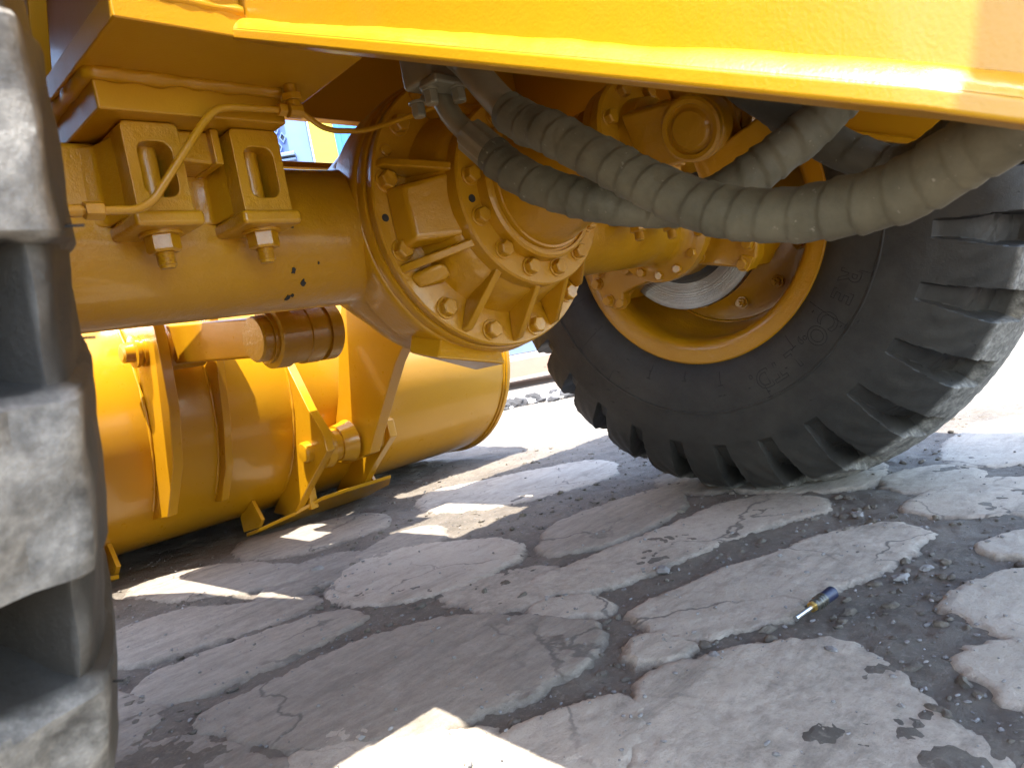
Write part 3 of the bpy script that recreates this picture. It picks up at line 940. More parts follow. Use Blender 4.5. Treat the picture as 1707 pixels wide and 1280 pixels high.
for s_ in (1, -1):
    e = JC + CA * s_ * 0.050
    P0 = A0 + AX * .462
    m = MB()
    w_ = CB * 0.040
    a_ = [P0 + CA * s_ * .018 - w_, P0 + CA * s_ * .050 - w_ * .9, P0 + CA * s_ * .050 + w_ * .9, P0 + CA * s_ * .018 + w_]
    b_ = [e - CA * s_ * .022 - w_ * .85, e + CA * s_ * .008 - w_ * .85, e + CA * s_ * .008 + w_ * .85, e - CA * s_ * .022 + w_ * .85]
    m.hull8(a_, b_)
    m.lathe([(-.022, .036), (.008, .0370), (.012, .035)], e, CA * s_, 32, caps=True)
    m.obj('yoke', M_CAST, shaft, bevel=.004)
    MB().lathe([(.010, .0355), (.016, .035), (.018, .032), (.0175, .0275), (.014, .0265), (.0145, .023), (.018, .0195), (.0195, .009), (.0195, .001)], e, CA * s_, 40, caps=True).obj('bearing_cap', M_CAST, shaft, smooth=30)
MB().cyl(JC - CB * .055, JC + CB * .055, .026, 24).cyl(JC - CA * .05, JC + CA * .05, .024, 24).obj('joint_cross', M_CAST, shaft)
SX = Vector((0.02, -1, 0.10)).normalized()
for s_ in (1, -1):
    e = JC + CB * s_ * .050
    q = JC + SX * .10
    m = MB().hull8([e - CA * .036 - CB * s_ * .018, e + CA * .036 - CB * s_ * .018, e + CA * .036 + CB * s_ * .010, e - CA * .036 + CB * s_ * .010],
                   [q - CA * .040 + CB * s_ * .012, q + CA * .040 + CB * s_ * .012, q + CA * .040 + CB * s_ * .046, q - CA * .040 + CB * s_ * .046])
    m.lathe([(-.018, .036), (.012, .036)], e, CB * s_, 28, caps=True)
    m.obj('yoke', M_CAST, shaft, bevel=.004)
MB().lathe([(.085, .03), (.09, .062), (.115, .060), (.14, .044), (.9, .044)], JC, SX, 40).obj('shaft_tube', M_CAST, shaft, smooth=35)

# ---- pads that bolt the axle to the frame
def rrect(x0, x1, z0, z1, r, n=4):
    o = []
    for cx, cz, a0 in ((x1 - r, z1 - r, 0), (x0 + r, z1 - r, 90), (x0 + r, z0 + r, 180), (x1 - r, z0 + r, 270)):
        for k in range(n + 1):
            a = R_(a0 + 90 * k / n)
            o.append((cx + r * math.cos(a), cz + r * math.sin(a)))
    return o
def window_block(x0, x1, z0, z1, hx0, hx1, hz0, hz1, y0, y1, ro=.006, ri=.012):
    m = MB()
    o = rrect(x0, x1, z0, z1, ro); i = rrect(hx0, hx1, hz0, hz1, ri); n = len(o)
    vs = [(p[0], y, p[1]) for y in (y0, y1) for lp in (o, i) for p in lp]
    fs = []
    for k in range(n):
        j = (k + 1) % n
        fs += [(k, j, n + j, n + k), (2 * n + k, 3 * n + k, 3 * n + j, 2 * n + j), (k, 2 * n + k, 2 * n + j, j), (n + k, n + j, 3 * n + j, 3 * n + k)]
    return m.add(vs, fs)
NUT = hex_bolt_mesh('nut', 0.0185, 0.0185, M_CAST, 1.22, 0.014, True)
for side in (1, -1):
    def X(x):
        return x if side == 1 else -0.176 - x
    xs_ = lambda a, b: (min(X(a), X(b)), max(X(a), X(b)))
    MB().box(*xs_(-.715, -.455), -.098, .098, .715, .7955).obj('axle_seat', M_CAST, axle, bevel=.01, seg=3)
    for (x0, x1) in ((-.637, -.577), (-.518, -.457)):
        for fb in (1, -1):
            a, b = xs_(x0, x1); ha, hb = xs_(x0 + .0125, x1 - .0115)
            m = window_block(a, b, .690, .7965, ha, hb, .7165, .7755, -.168 * fb, -.085 * fb)
            pad = m.obj('mounting_pad', M_CAST, axle, bevel=.002)
            e0 = x0 + .003
            MB().hull8([(X(e0), -.150 * fb, .7005), (X(e0), -.090 * fb, .7005), (X(x0 - .040), -.090 * fb, .7005), (X(x0 - .010), -.105 * fb, .7005)],
                       [(X(e0), -.150 * fb, .790), (X(e0), -.090 * fb, .790), (X(x0 - .034), -.090 * fb, .790), (X(x0 - .008), -.105 * fb, .790)]).obj('pad_web', M_CAST, axle, bevel=.004)
            MB().box(a - .007, b + .007, *sorted((-.176 * fb, -.07 * fb)), .684, .7005).obj('pad_foot', M_CAST, axle, bevel=.005, seg=3)
            MB().box(ha - .002, hb + .002, *sorted((-.088 * fb, -.075 * fb)), .71, .78).obj('pad_web', M_CAST, axle)
            xc = (a + b) / 2 + .001
            MB().cyl((xc, -.138 * fb, .70), (xc, -.138 * fb, .79), .0118, 24).obj('pad_bolt', M_CAST, axle)
            put('nut', NUT, axle, frame_to((xc, -.138 * fb, .6845), (0, 0, -1), 0.4), bevel=.001)
    # tongue between the two pads
    MB().hull8([(X(-.574), -.150, .762), (X(-.532), -.150, .758), (X(-.532), -.150, .7965), (X(-.574), -.150, .7965)],
               [(X(-.574), -.09, .762), (X(-.532), -.09, .758), (X(-.532), -.09, .7965), (X(-.574), -.09, .7965)]).obj('locating_tongue', M_CAST, axle, bevel=.004)
    MB().box(*xs_(-.537, -.527), -.160, -.09, .756, .7966).obj('tongue_plate', M_CAST, axle, bevel=.002)
for x, a, r, sd_ in ((-.421, -35.2, .0055, 1), (-.403, -46.4, .006, 2), (-.418, -61, .0065, 3), (-.412, -59, .004, 4), (-.421, -1.9, .003, 5), (-.384, -30, .002, 6)):
    chip(x, R_(a), r, sd_)

# ---- right-hand hub, brake disc and calipers
for side in (1, -1):
    def HX(x):
        return x if side == 1 else (-0.19 - x)
    sg = side
    base = HX(0.0)
    def L(prof, n=96):
        return MB().lathe([(t, r) for t, r in prof], (base, 0, ZA), (sg, 0, 0), n)
    hub = empty('hub', parent=loader)
    L([(.555, .088), (.575, .091), (.586, .098), (.592, .108), (.597, .128), (.600, .131), (.622, .131), (.624, .10), (.625, .05)]).obj('axle_end_flange', M_CAST, hub, smooth=35)
    L([(.62, .118), (.70, .122), (.745, .128), (.80, .120), (.90, .118), (.97, .112)]).obj('hub_body', M_CAST, hub, smooth=35)
    br = L([(.712, .128), (.712, .205), (.714, .2065), (.732, .2065), (.734, .205), (.734, .128)], 160).obj('brake_disc', M_DISC, hub, smooth=35)
    L([(.700, .120), (.7095, .132), (.7095, .140), (.711, .141), (.720, .141)]).obj('disc_carrier', M_DARK, hub, smooth=35)
    for k in range(14):
        a = 2 * PI * k / 14 + R_(-84)
        put('bolt', BOLTS, hub, frame_to((HX(.599), .1145 * math.cos(a), ZA + .1145 * math.sin(a)), (-sg, 0, 0), k), bevel=.0006)
    def pol(lst):
        return [(r * math.cos(R_(a)), ZA + r * math.sin(R_(a))) for a, r in lst]
    rear = pol([(-118, .118), (-128, .145), (-139, .200), (-141, .232), (-150, .238), (-158, .232), (-168, .236), (-186, .230), (-188, .18), (-175, .12), (-150, .10)])
    cal = MB().prism(rear, 'x', HX(.648), HX(.690)).obj('brake_caliper', M_CAST, hub, bevel=.007, seg=3)
    MB().prism(pol([(-146, .175), (-142, .225), (-160, .240), (-185, .236), (-185, .17)]), 'x', HX(.672), HX(.770)).obj('caliper_body', M_CAST, hub, bevel=.008, seg=3)
    MB().prism(pol([(-142, .205), (-140.5, .234), (-149, .236), (-149, .205)]), 'x', HX(.640), HX(.652)).obj('caliper_lug', M_CAST, hub, bevel=.003)
    for a, r in ((-156, .213), (-143.5, .217), (-127, .112), (-172, .213)):
        put('bolt', BOLT, hub, frame_to((HX(.647), r * math.cos(R_(a)), ZA + r * math.sin(R_(a))), (-sg, 0, 0), a), bevel=.0008)
    front = pol([(-8, .25), (-18, .268), (-32, .27), (-41, .262), (-43, .235), (-39, .212), (-45, .175), (-54, .150), (-50, .125), (-30, .12), (-8, .15)])
    MB().prism(front, 'x', HX(.648), HX(.690)).obj('brake_caliper', M_CAST, hub, bevel=.007, seg=3)
    MB().prism(pol([(-8, .17), (-8, .245), (-38, .245), (-41, .215), (-42, .170)]), 'x', HX(.675), HX(.770)).obj('caliper_body', M_CAST, hub, bevel=.008, seg=3)
    for a, r in ((-22, .254), (-34.5, .254), (-30, .155), (-16, .232)):
        put('bolt', BOLT, hub, frame_to((HX(.647), r * math.cos(R_(a)), ZA + r * math.sin(R_(a))), (-sg, 0, 0), a), bevel=.0008)
    put('bolt', BOLT, hub, frame_to((HX(.66), .238 * math.cos(R_(-41)), ZA + .238 * math.sin(R_(-41))), (-sg, 0, 0), .3), bevel=.0008)

# ---- front frame
frame = empty('front_frame', parent=loader)
def MX(x, side):
    return x if side == 1 else -0.04 - x
for side in (1, -1):
    X2 = lambda a, b: tuple(sorted((MX(a, side), MX(b, side))))
    # plate the axle is bolted to, with the block welded beneath it
    pl = [(MX(x, side), y) for x, y in ((-.676, -.303), (-.414, -.303), (-.404, -.02), (-.404, .27), (-.640, .27), (-.676, .22))]
    MB().prism(pl, 'z', .8355, .860).obj('mounting_plate', M_PAINT, frame, bevel=.002)
    MB().box(*X2(-.663, -.456), -.191, .191, .797, .8350).obj('spacer_block', M_PAINT, frame, bevel=.0025)
    weld_bead([(MX(-.665, side), .19, .833), (MX(-.665, side), -.193, .833), (MX(-.46, side), -.193, .833)], .0085, 'weld_bead', M_PAINT, frame)
    # longitudinal side plate, its lower edge dropping towards the hinge
    sp = [(.47, .862), (-.297, .862), (-.297, .845), (-.876, .572), (-1.02, .505), (-1.35, .47), (-1.35, 1.05), (-.90, 1.20), (-.50, 1.65), (-.2, 1.72), (.10, 1.55), (.47, 1.10)]
    MB().prism(sp, 'x', MX(-.548, side), MX(-.524, side)).obj('side_plate', M_PAINT, frame, bevel=.002)
    # flange along that edge
    def fl(y):
        return float(np.interp(y, [-1.35, -1.02, -.876, -.294], [.442, .488, .5615, .8365]))
    ys = [-.294, -.5, -.7, -.876, -1.02, -1.35]
    m = MB()
    sec = []
    for y in ys:
        z = fl(y)
        sec.append([(MX(-.5655, side), y, z), (MX(-.505, side), y, z), (MX(-.505, side), y, z + .0125), (MX(-.5655, side), y, z + .0125)])
    for a, b in zip(sec, sec[1:]):
        o = len(m.v)
        m.v += a + b
        m.f += [(o + i, o + (i + 1) % 4, o + 4 + (i + 1) % 4, o + 4 + i) for i in range(4)]
    m.f += [(0, 1, 2, 3), tuple(len(m.v) - 4 + i for i in range(4))]
    bm_ = m.obj('bottom_flange', M_PAINT, frame, bevel=.003)
    # long fillet weld that runs up from the flange on to the plate, its upper line wandering
    m = MB(); yy = np.arange(-.296, -1.3, -.004); rows = []
    w1 = fbm(yy, yy * 0, 11, 3, 5); w2 = fbm(yy, yy * 0, 60, 2, 8)
    for q, y in enumerate(yy):
        z = fl(y) + .0118; t = .0125 + .0034 * w1[q] + .0007 * w2[q]
        rows.append([(MX(-.5648, side), y, z), (MX(-.5612, side), y, z + t * .42), (MX(-.5560, side), y, z + t * .80), (MX(-.5520, side), y, z + t * .97), (MX(-.5470, side), y, z + t)])
    for r_ in rows: m.v += r_
    m.f += [(q * 5 + k, q * 5 + k + 1, q * 5 + 6 + k, q * 5 + 5 + k) for q in range(len(rows) - 1) for k in range(4)]
    m.obj('fillet_weld', M_PAINT, frame, smooth=80)
    # rear gusset on the mounting plate and the tower plate ahead of it
    MB().prism([(MX(-.668, side), .8602), (MX(-.549, side), .8602), (MX(-.549, side), 1.25), (MX(-.60, side), 1.25), (MX(-.668, side), .93)], 'y', -.297, -.275).obj('gusset', M_PAINT, frame, bevel=.002)
    weld_bead([(MX(-.668, side), -.299, .862), (MX(-.55, side), -.299, .862)], .006, 'weld_bead', M_PAINT, frame)
    MB().prism([(.03, .861), (.45, .861), (.45, 1.2), (.25, 1.6), (.0, 1.6), (-.08, 1.1)], 'x', MX(-.652, side), MX(-.632, side)).obj('tower_plate', M_PAINT, frame, bevel=.002)
    MB().cyl((MX(-.70, side), .32, .74), (MX(-.70, side), .42, 1.5), .035, 28).obj('lift_cylinder', M_PAINT, frame)
MB().box(-.522, .482, .25, .275, .985, 1.45).obj('cross_plate', M_PAINT, frame, bevel=.002)
MB().box(-.522, .482, -.93, -.905, .80, 1.40).obj('rear_cross_plate', M_PAINT, frame, bevel=.002)
MB().box(-.522, .482, -.90, .249, 1.22, 1.245).obj('deck_plate', M_PAINT, frame, bevel=.002)  # closes the frame top, put in to block light from above
MB().prism([(-.356, .850), (-.335, .826), (-.30, .826), (-.25, .90), (-.25, 1.2), (-.356, 1.2)], 'y', -.318, -.300).obj('hose_bracket', M_PAINT, frame, bevel=.003)

# ---- brake line
bl = empty('brake_line', parent=loader)
p1 = [(-.75, -.205, .692), (-.686, -.203, .6925), (-.650, -.203, .693), (-.633, -.203, .703), (-.567, -.205, .784), (-.550, -.207, .800), (-.535, -.208, .804), (-.468, -.210, .806)]
MB().tube(fillet_path(p1, .018), .0043, 12).obj('pipe', M_CAST, bl, smooth=60)
p2 = [(-.447, -.210, .806), (-.437, -.206, .803), (-.418, -.204, .792), (-.400, -.203, .789), (-.357, -.202, .792), (-.318, -.202, .803), (-.226, -.202, .834)]
MB().tube(fillet_path(p2, .014), .0034, 12).obj('pipe', M_CAST, bl, smooth=60)
def hexcyl(a, b, r, name, par, mat, n=6):
    return MB().cyl(a, b, r, n).obj(name, mat, par, bevel=.0008, smooth=30)
hexcyl((-.700, -.203, .6925), (-.683, -.203, .6925), .0092, 'union_nut', bl, M_CAST)
hexcyl((-.745, -.203, .6925), (-.702, -.203, .6925), .0062, 'union_body', bl, M_CAST, 16)
hexcyl((-.476, -.210, .806), (-.466, -.210, .806), .0078, 'union_nut', bl, M_CAST)
hexcyl((-.463, -.210, .806), (-.446, -.210, .806), .0088, 'tee_body', bl, M_CAST, 10)
hexcyl((-.4545, -.210, .806), (-.4545, -.210, .817), .0080, 'tee_body', bl, M_CAST, 12)
hexcyl((-.4545, -.210, .817), (-.4545, -.210, .825), .0125, 'union_nut', bl, M_CAST)
hexcyl((-.4545, -.210, .824), (-.4545, -.210, .8356), .0075, 'tee_stem', bl, M_CAST, 14)

# ---- hydraulic hoses
def wrapped(path, r, pitch, name, mat, parent, n=28, seed=0):
    pts = spline(path, 14)
    # even spacing
    L = [0]
    for a, b in zip(pts, pts[1:]):
        L.append(L[-1] + (b - a).length)
    st = 0.0022; k = int(L[-1] / st)
    t = np.linspace(0, L[-1], k)
    arr = np.array([tuple(p) for p in pts])
    P = [Vector((np.interp(q, L, arr[:, 0]), np.interp(q, L, arr[:, 1]), np.interp(q, L, arr[:, 2]))) for q in t]
    rg = np.random.default_rng(seed)
    wob = np.interp(t, np.linspace(0, L[-1], 40), rg.uniform(-1, 1, 40))
    jit = np.interp(t, np.linspace(0, L[-1], 14), rg.uniform(-.6, .6, 14))
    def rf(i, a):
        f = (t[i] / pitch + jit[i] + a / (2 * PI)) % 1.0
        lap = 1 - f if f > 0.04 else f / 0.04
        return r * (1 + (0.095 + 0.03 * wob[i]) * lap + 0.012 * wob[i] + 0.012 * math.sin(3 * a + 9 * wob[i]))
    return MB().tube(P, r, n, rf).obj(name, mat, parent, smooth=70)

hoses = []
h1 = empty('hydraulic_hose', parent=loader, label='lower wrapped hose with a fluted steel collar, running behind the other')
wrapped([(-.340, -.400, .701), (-.340, -.422, .678), (-.338, -.458, .650), (-.330, -.517, .618), (-.300, -.574, .597), (-.280, -.612, .594), (-.262, -.640, .604), (-.240, -.672, .622), (-.222, -.700, .640), (-.21, -.74, .672), (-.20, -.78, .71)], .0198, .026, 'hose_wrap', M_HOSE, h1, seed=1)
m = MB().tube(spline([(-.340, -.335, .800), (-.340, -.338, .785), (-.340, -.352, .756), (-.340, -.376, .727), (-.340, -.39, .71)], 8), .0125, 20)
m.obj('steel_elbow', M_STEEL, h1, smooth=60)
def flute(i, a):
    return .0195 + .0011 * math.cos(10 * a)
cp = [Vector((-.340, -.373, .731)).lerp(Vector((-.340, -.407, .694)), i / 8) for i in range(9)]
MB().tube(cp, .0195, 60, flute).obj('crimp_collar', M_STEEL, h1, smooth=30, bevel=.001)
h2 = empty('hydraulic_hose', parent=loader, label='longest wrapped grey hose sagging across in front of the far wheel')
wrapped([(-.362, -.452, .728), (-.364, -.478, .706), (-.368, -.508, .687), (-.370, -.560, .646), (-.372, -.618, .601), (-.378, -.673, .568), (-.382, -.724, .551), (-.390, -.773, .5445), (-.400, -.817, .5445), (-.412, -.856, .555), (-.425, -.893, .566), (-.44, -.95, .60), (-.45, -1.02, .65)], .0202, .023, 'hose_wrap', M_HOSE, h2, seed=2)
MB().tube(spline([(-.352, -.385, .815), (-.355, -.400, .800), (-.358, -.425, .765), (-.361, -.450, .733), (-.364, -.47, .712)], 8), .0165, 24).obj('steel_elbow', M_STEEL, h2, smooth=60)
h3 = empty('hydraulic_hose', parent=loader, label='dark smooth hose behind the two wrapped ones')
wrapped([(-.20, -.62, .72), (-.17, -.66, .665), (-.15, -.70, .62), (-.14, -.745, .592), (-.17, -.80, .60), (-.22, -.86, .635), (-.27, -.92, .70)], .019, .05, 'hose_wrap', M_HOSED, h3, seed=3)
# flange block that the two elbows come out of
hb = empty('hose_flange', parent=loader)
MB().box(-.374, -.322, -.362, -.312, .797, .838).obj('flange_block', M_STEEL, hb, bevel=.006, seg=3)
MB().hull8([(-.383, -.378, .786), (-.331, -.378, .786), (-.331, -.346, .786), (-.383, -.346, .786)], [(-.380, -.375, .798), (-.333, -.375, .798), (-.333, -.349, .798), (-.380, -.349, .798)]).obj('clamp_half', M_STEEL, hb, bevel=.004, seg=3)
MB().hull8([(-.352, -.338, .786), (-.315, -.338, .786), (-.315, -.309, .786), (-.352, -.309, .786)], [(-.350, -.336, .798), (-.317, -.336, .798), (-.317, -.311, .798), (-.350, -.311, .798)]).obj('clamp_half', M_STEEL, hb, bevel=.004, seg=3)
BST = hex_bolt_mesh('clamp_bolt', 0.0085, 0.015, M_STEEL, 1.2)
for x, y in ((-.372, -.355), (-.344, -.370), (-.322, -.320), (-.36, -.317)):
    put('clamp_bolt', BST, hb, frame_to((x, y, .786), (0, 0, -1), .3), bevel=.001)

# ---- bucket
bucket = empty('bucket', parent=loader)
XL, XR = -1.41, 1.37
arc = [(1.80 + .45 * math.cos(R_(a)), .50 + .45 * math.sin(R_(a))) for a in np.linspace(270, 138, 45)]
outer = [(2.55, .012), (2.2, .022)] + arc + [(1.72, 1.12)]
def inset(poly, d):
    o = []
    for i, p in enumerate(poly):
        a = np.array(poly[max(i - 1, 0)]); b = np.array(poly[min(i + 1, len(poly) - 1)])
        t = (b - a) / np.hypot(*(b - a)); n_ = np.array([t[1], -t[0]])
        o.append(tuple(np.array(p) + n_ * d))
    return o
inn = inset(outer, .020)
m = MB()
k = len(outer)
NX = 60
for x in np.linspace(XL, XR, NX):
    m.v += [(x, *p) for p in outer]
for x in np.linspace(XL, XR, NX):
    m.v += [(x, *p) for p in inn]
m.f += [(i * k + j, i * k + j + 1, (i + 1) * k + j + 1, (i + 1) * k + j) for i in range(NX - 1) for j in range(k - 1)]
o_ = NX * k
m.f += [(o_ + i * k + j, o_ + (i + 1) * k + j, o_ + (i + 1) * k + j + 1, o_ + i * k + j + 1) for i in range(NX - 1) for j in range(k - 1)]
for i in range(NX - 1):
    m.f += [(i * k, (i + 1) * k, o_ + (i + 1) * k, o_ + i * k), (i * k + k - 1, o_ + i * k + k - 1, o_ + (i + 1) * k + k - 1, (i + 1) * k + k - 1)]
m.obj('bucket_shell', M_BUCKET, bucket, smooth=50)
rim_o = inset(outer, -.014)
endp = rim_o + [(2.30, .95)]
for x0, x1 in ((XL - .022, XL), (XR, XR + .022)):
    MB().prism(endp, 'x', x0, x1).obj('end_plate', M_BUCKET, bucket, bevel=.004, smooth=30)
    weld_bead([(XR - .004 if x1 > 0 else XL + .004, *p) for p in inset(outer, -.002)[2:]], .006, 'weld_bead', M_BUCKET, bucket, .012)
def plate(poly, x, t, name, mat=M_BUCKET, par=bucket, bev=.003):
    return MB().prism(poly, 'x', x - t / 2, x + t / 2).obj(name, mat, par, bevel=bev)
hinge = [(1.38, .61), (1.355, .585), (1.267, .409), (1.205, .324), (1.202, .262), (1.363, .150), (1.52, .030), (1.66, .045), (1.55, .14), (1.43, .28), (1.39, .42), (1.375, .55)]
def on_arc(z, d=0.0):
    return 1.80 - math.sqrt(.45 ** 2 - (z - .5) ** 2) - d
def weld_arc(x, z0, z1, r=.006):
    weld_bead([(x, on_arc(z, -.001), z) for z in np.linspace(z0, z1, 12)], r, 'weld_bead', M_BUCKET, bucket, .01)
for cx in (0.505, -0.545):
    for x, hp in ((cx - .155, hinge), (cx + .115, [(1.42, .36), (1.30, .345), (1.225, .31), (1.222, .25), (1.363, .150), (1.50, .040), (1.66, .045), (1.55, .14), (1.45, .26)])):
        plate(hp, x, .032, 'hinge_plate')
        if hp is hinge: weld_arc(x - .018, .13, .58)
        pc = (1.318, .266)
        MB().lathe([(0, .036), (.018, .036), (.024, .030), (.026, .010)], (x - .016, *pc), (-1, 0, 0), 28, caps=True).obj('hinge_pin', M_BUCKET, bucket, smooth=35)
    MB().cyl((cx - .139, 1.305, .268), (cx + .139, 1.305, .268), .056, 40).obj('pin_tube', M_BUCKET, bucket, bevel=.003)
    MB().lathe([(-.139, .070), (-.112, .074), (-.108, .068)], (cx, 1.302, .270), (1, 0, 0), 40, caps=True).obj('pin_collar', M_BUCKET, bucket, smooth=35)
    MB().lathe([(-.075, .062), (-.050, .066), (-.022, .074)], (cx, 1.302, .270), (1, 0, 0), 40, caps=True).obj('pin_boss', M_BUCKET, bucket, smooth=35)
    # heel plate and webs under the hinge
    xa, xb = (cx - .295, cx + .215) if cx > 0 else (cx + .295, cx - .215)
    sgx = 1 if cx > 0 else -1
    heel = [(xa, 1.535, .030), (xa + .12 * sgx, 1.500, .052), (xa + .20 * sgx, 1.425, .088), (xa + .30 * sgx, 1.42, .090), (xb - .02 * sgx, 1.40, .092), (xb, 1.45, .060), (xb, 1.62, .012), (xa, 1.64, .008)]
    MB().hull8([(x, y, z) for x, y, z in heel], [(x, y + .006, z - .014) for x, y, z in heel]).obj('heel_plate', M_BUCKET, bucket, bevel=.002)
    for x in (xa + .006 * sgx - .007, xb - .03 * sgx):
        MB().prism([(1.545, .128), (1.50, .06), (1.535, .032), (1.66, .010), (1.66, .07)], 'x', x, x + .014).obj('heel_web', M_BUCKET, bucket, bevel=.002)
    MB().box(cx - .13, cx - .10, 1.45, 1.60, .05, .22).obj('heel_web', M_BUCKET, bucket, bevel=.002)
# ears for the tilt link
ear1 = [(1.50, .93), (1.20, .90), (1.168, .72), (1.172, .62), (1.183, .496), (1.245, .33), (1.372, .178), (1.50, .165), (1.40, .32), (1.375, .5), (1.40, .7)]
plate(ear1, -.120, .030, 'link_ear'); weld_arc(-.139, .20, .80); weld_arc(-.102, .20, .80)
ear2 = [(1.50, .93), (1.24, .90), (1.255, .70), (1.272, .612), (1.292, .52), (1.312, .42), (1.36, .28), (1.448, .168), (1.50, .165), (1.40, .32), (1.375, .5), (1.40, .7)]
plate(ear2, .078, .026, 'link_ear'); weld_arc(.062, .20, .80)
ep = (1.285, .672)
MB().lathe([(0, .046), (.010, .046), (.010, .040), (.018, .040), (.018, .046), (.028, .046), (.030, .030), (.055, .028), (.060, .02)], (-.135, *ep), (-1, 0, 0), 32, caps=True).obj('ear_pin', M_BUCKET, bucket, smooth=30)
MB().lathe([(0, .016), (.03, .016), (.034, .011)], (-.135, 1.335, .765), (-1, 0, 0), 16, caps=True).obj('lock_bolt', M_ZINC, bucket, smooth=30)

# ---- lift arms and tilt linkage
arm_poly = [(1.36, .185), (1.436, .191), (1.42, .27), (1.335, .42), (1.25, .64), (1.10, .92), (.80, 1.22), (.35, 1.48), (-.20, 1.80), (-.36, 1.78), (-.34, 1.62), (.10, 1.32), (.42, 1.06), (.60, .86), (.90, .56), (.97, .50), (1.163, .275), (1.21, .215)]
for cx in (0.52, -0.56):
    a = empty('lift_arm', parent=loader)
    MB().prism(arm_poly, 'x', cx - .022, cx + .022).obj('arm_plate', M_BUCKET, a, bevel=.003)
ar = empty('arm_cross_member', parent=loader)
MB().cyl((-.365, .92, .86), (.50, .92, .86), .06, 40).obj('cross_tube', M_BUCKET, ar)
for x0, x1, pf in ((-.37, -.13, [(.58, .90), (.72, .80), (1.12, .78), (1.15, .86), (.80, .99), (.60, .995)]), (.09, .498, [(.82, .84), (.90, .78), (1.12, .77), (1.15, .83), (.90, .925), (.82, .925)])):
    MB().prism(pf, 'x', x0, x1).obj('shade_box', M_BUCKET, ar, bevel=.006)  # hidden boxes added between the arms to shade the ground by the bucket
for x0, x1, y0, y1 in ((-.37, .10, .30, .80), (.405, .498, .30, .82), (.10, .405, .24, .365)):
    MB().box(x0, x1, y0, y1, .905, .917).obj('shade_plate', M_BUCKET, ar, bevel=.002)  # added hidden plates, the gap between them shapes a sun patch
lk = empty('tilt_link', parent=loader)
bp = (.665, .615)
MB().lathe([(-.066, .062), (-.060, .068), (.050, .068), (.056, .062)], (-.022, *ep), (1, 0, 0), 40, caps=True).obj('link_eye', M_BUCKET, lk, smooth=35)
MB().hull8([(-.072, 1.26, .735), (.028, 1.26, .735), (.028, 1.24, .618), (-.072, 1.24, .618)], [(-.060, .69, .668), (.016, .69, .668), (.016, .69, .570), (-.060, .69, .570)]).obj('link_bar', M_BUCKET, lk, bevel=.008, seg=3)
bc = empty('bellcrank', parent=loader)
MB().lathe([(-.105, .050), (-.100, .054), (-.078, .054), (-.078, .060), (-.068, .060), (-.066, .074), (-.030, .076), (-.028, .070), (.010, .070), (.012, .074), (.050, .075), (.052, .066), (.066, .066), (.066, .074), (.098, .074), (.102, .068)], (-.01, *bp), (1, 0, 0), 48, caps=True).obj('bellcrank_boss', M_CAST, bc, smooth=30)
MB().hull8([(-.04, .61, .62), (.03, .61, .62), (.03, .73, .62), (-.04, .73, .62)], [(-.04, .68, 1.15), (.03, .68, 1.15), (.03, .92, 1.15), (-.04, .92, 1.15)]).obj('bellcrank_plate', M_BUCKET, bc, bevel=.005)
MB().hull8([(-.05, .68, 1.15), (.04, .68, 1.15), (.04, .92, 1.15), (-.05, .92, 1.15)], [(-.05, .50, 1.75), (.04, .50, 1.75), (.04, .66, 1.75), (-.05, .66, 1.75)]).obj('bellcrank_plate', M_BUCKET, bc, bevel=.005)

# ---- upper works, out of the picture but shading it
up = empty('upper_body', parent=loader)
MB().box(-.62, .58, -3.6, -1.95, 1.10, 1.95).obj('engine_hood', M_PAINT, up, bevel=.03)
MB().box(-.66, .62, -1.75, -.30, 1.40, 1.48).obj('cab_floor', M_PAINT, up, bevel=.01)
MB().box(-.70, .66, -1.70, -.42, 2.75, 2.88).obj('cab_roof', M_PAINT, up, bevel=.05)
for x in (-.66, .58):
    for y in (-1.66, -.50):
        MB().box(x, x + .07, y, y + .08, 1.48, 2.75).obj('cab_post', M_PAINT, up, bevel=.01)
for sx in (1, -1):
    fx = lambda a: a if sx == 1 else -.04 - a
    f_ = [(-.47, 1.50), (.45, 1.50), (.82, 1.36), (.86, 1.33), (.47, 1.54), (-.47, 1.54)]
    MB().prism(f_, 'x', fx(.60) if sx == -1 else .42, fx(1.42)).obj('fender', M_DARK, up, bevel=.005)
    MB().box(*sorted((fx(.86), fx(1.0))), -1.05, -.466, 1.44, 1.46).obj('shade_strip', M_DARK, up, bevel=.003)  # strip added out of view to cut off the near sun patch
    MB().box(*sorted((fx(.64), fx(.92))), -1.65, -1.075, 1.15, 1.28).obj('shade_block', M_DARK, up, bevel=.005)  # block added out of view to shade the rear of the side plate

# ------------------------------------------------------------------ the plug on the ground
M_BODY = simple('dark_steel', (0.09, 0.085, 0.07), 0.35, 0.6)
plug = empty('sensor_plug', (0.137, -0.449, 0.0045), label='small metal and black sensor plug with a thin steel tip lying in the dirt', category='sensor')
pd_ = Vector((.102, -.017, .004)).normalized()
O = Vector((0, 0, .004))
MB().cyl(O - pd_ * .052, O - pd_ * .008, .0036, 16).obj('steel_tip', M_ZINC, plug, smooth=40)
MB().cyl(O - pd_ * .0535, O - pd_ * .050, .0044, 16).obj('tip_cap', M_ZINC, plug, smooth=40)
MB().cyl(O - pd_ * .0105, O - pd_ * .004, .0085, 6).obj('brass_nut', M_BRASS, plug, bevel=.001)
MB().lathe([(-.004, .007), (-.002, .0095), (.001, .0095), (.003, .0075), (.005, .0085), (.007, .0105), (.010, .0105), (.011, .009), (.013, .0105), (.016, .0105), (.017, .009), (.019, .0108), (.023, .0108), (.024, .008)], O, pd_, 28, caps=True).obj('threaded_body', M_BODY, plug, smooth=30)
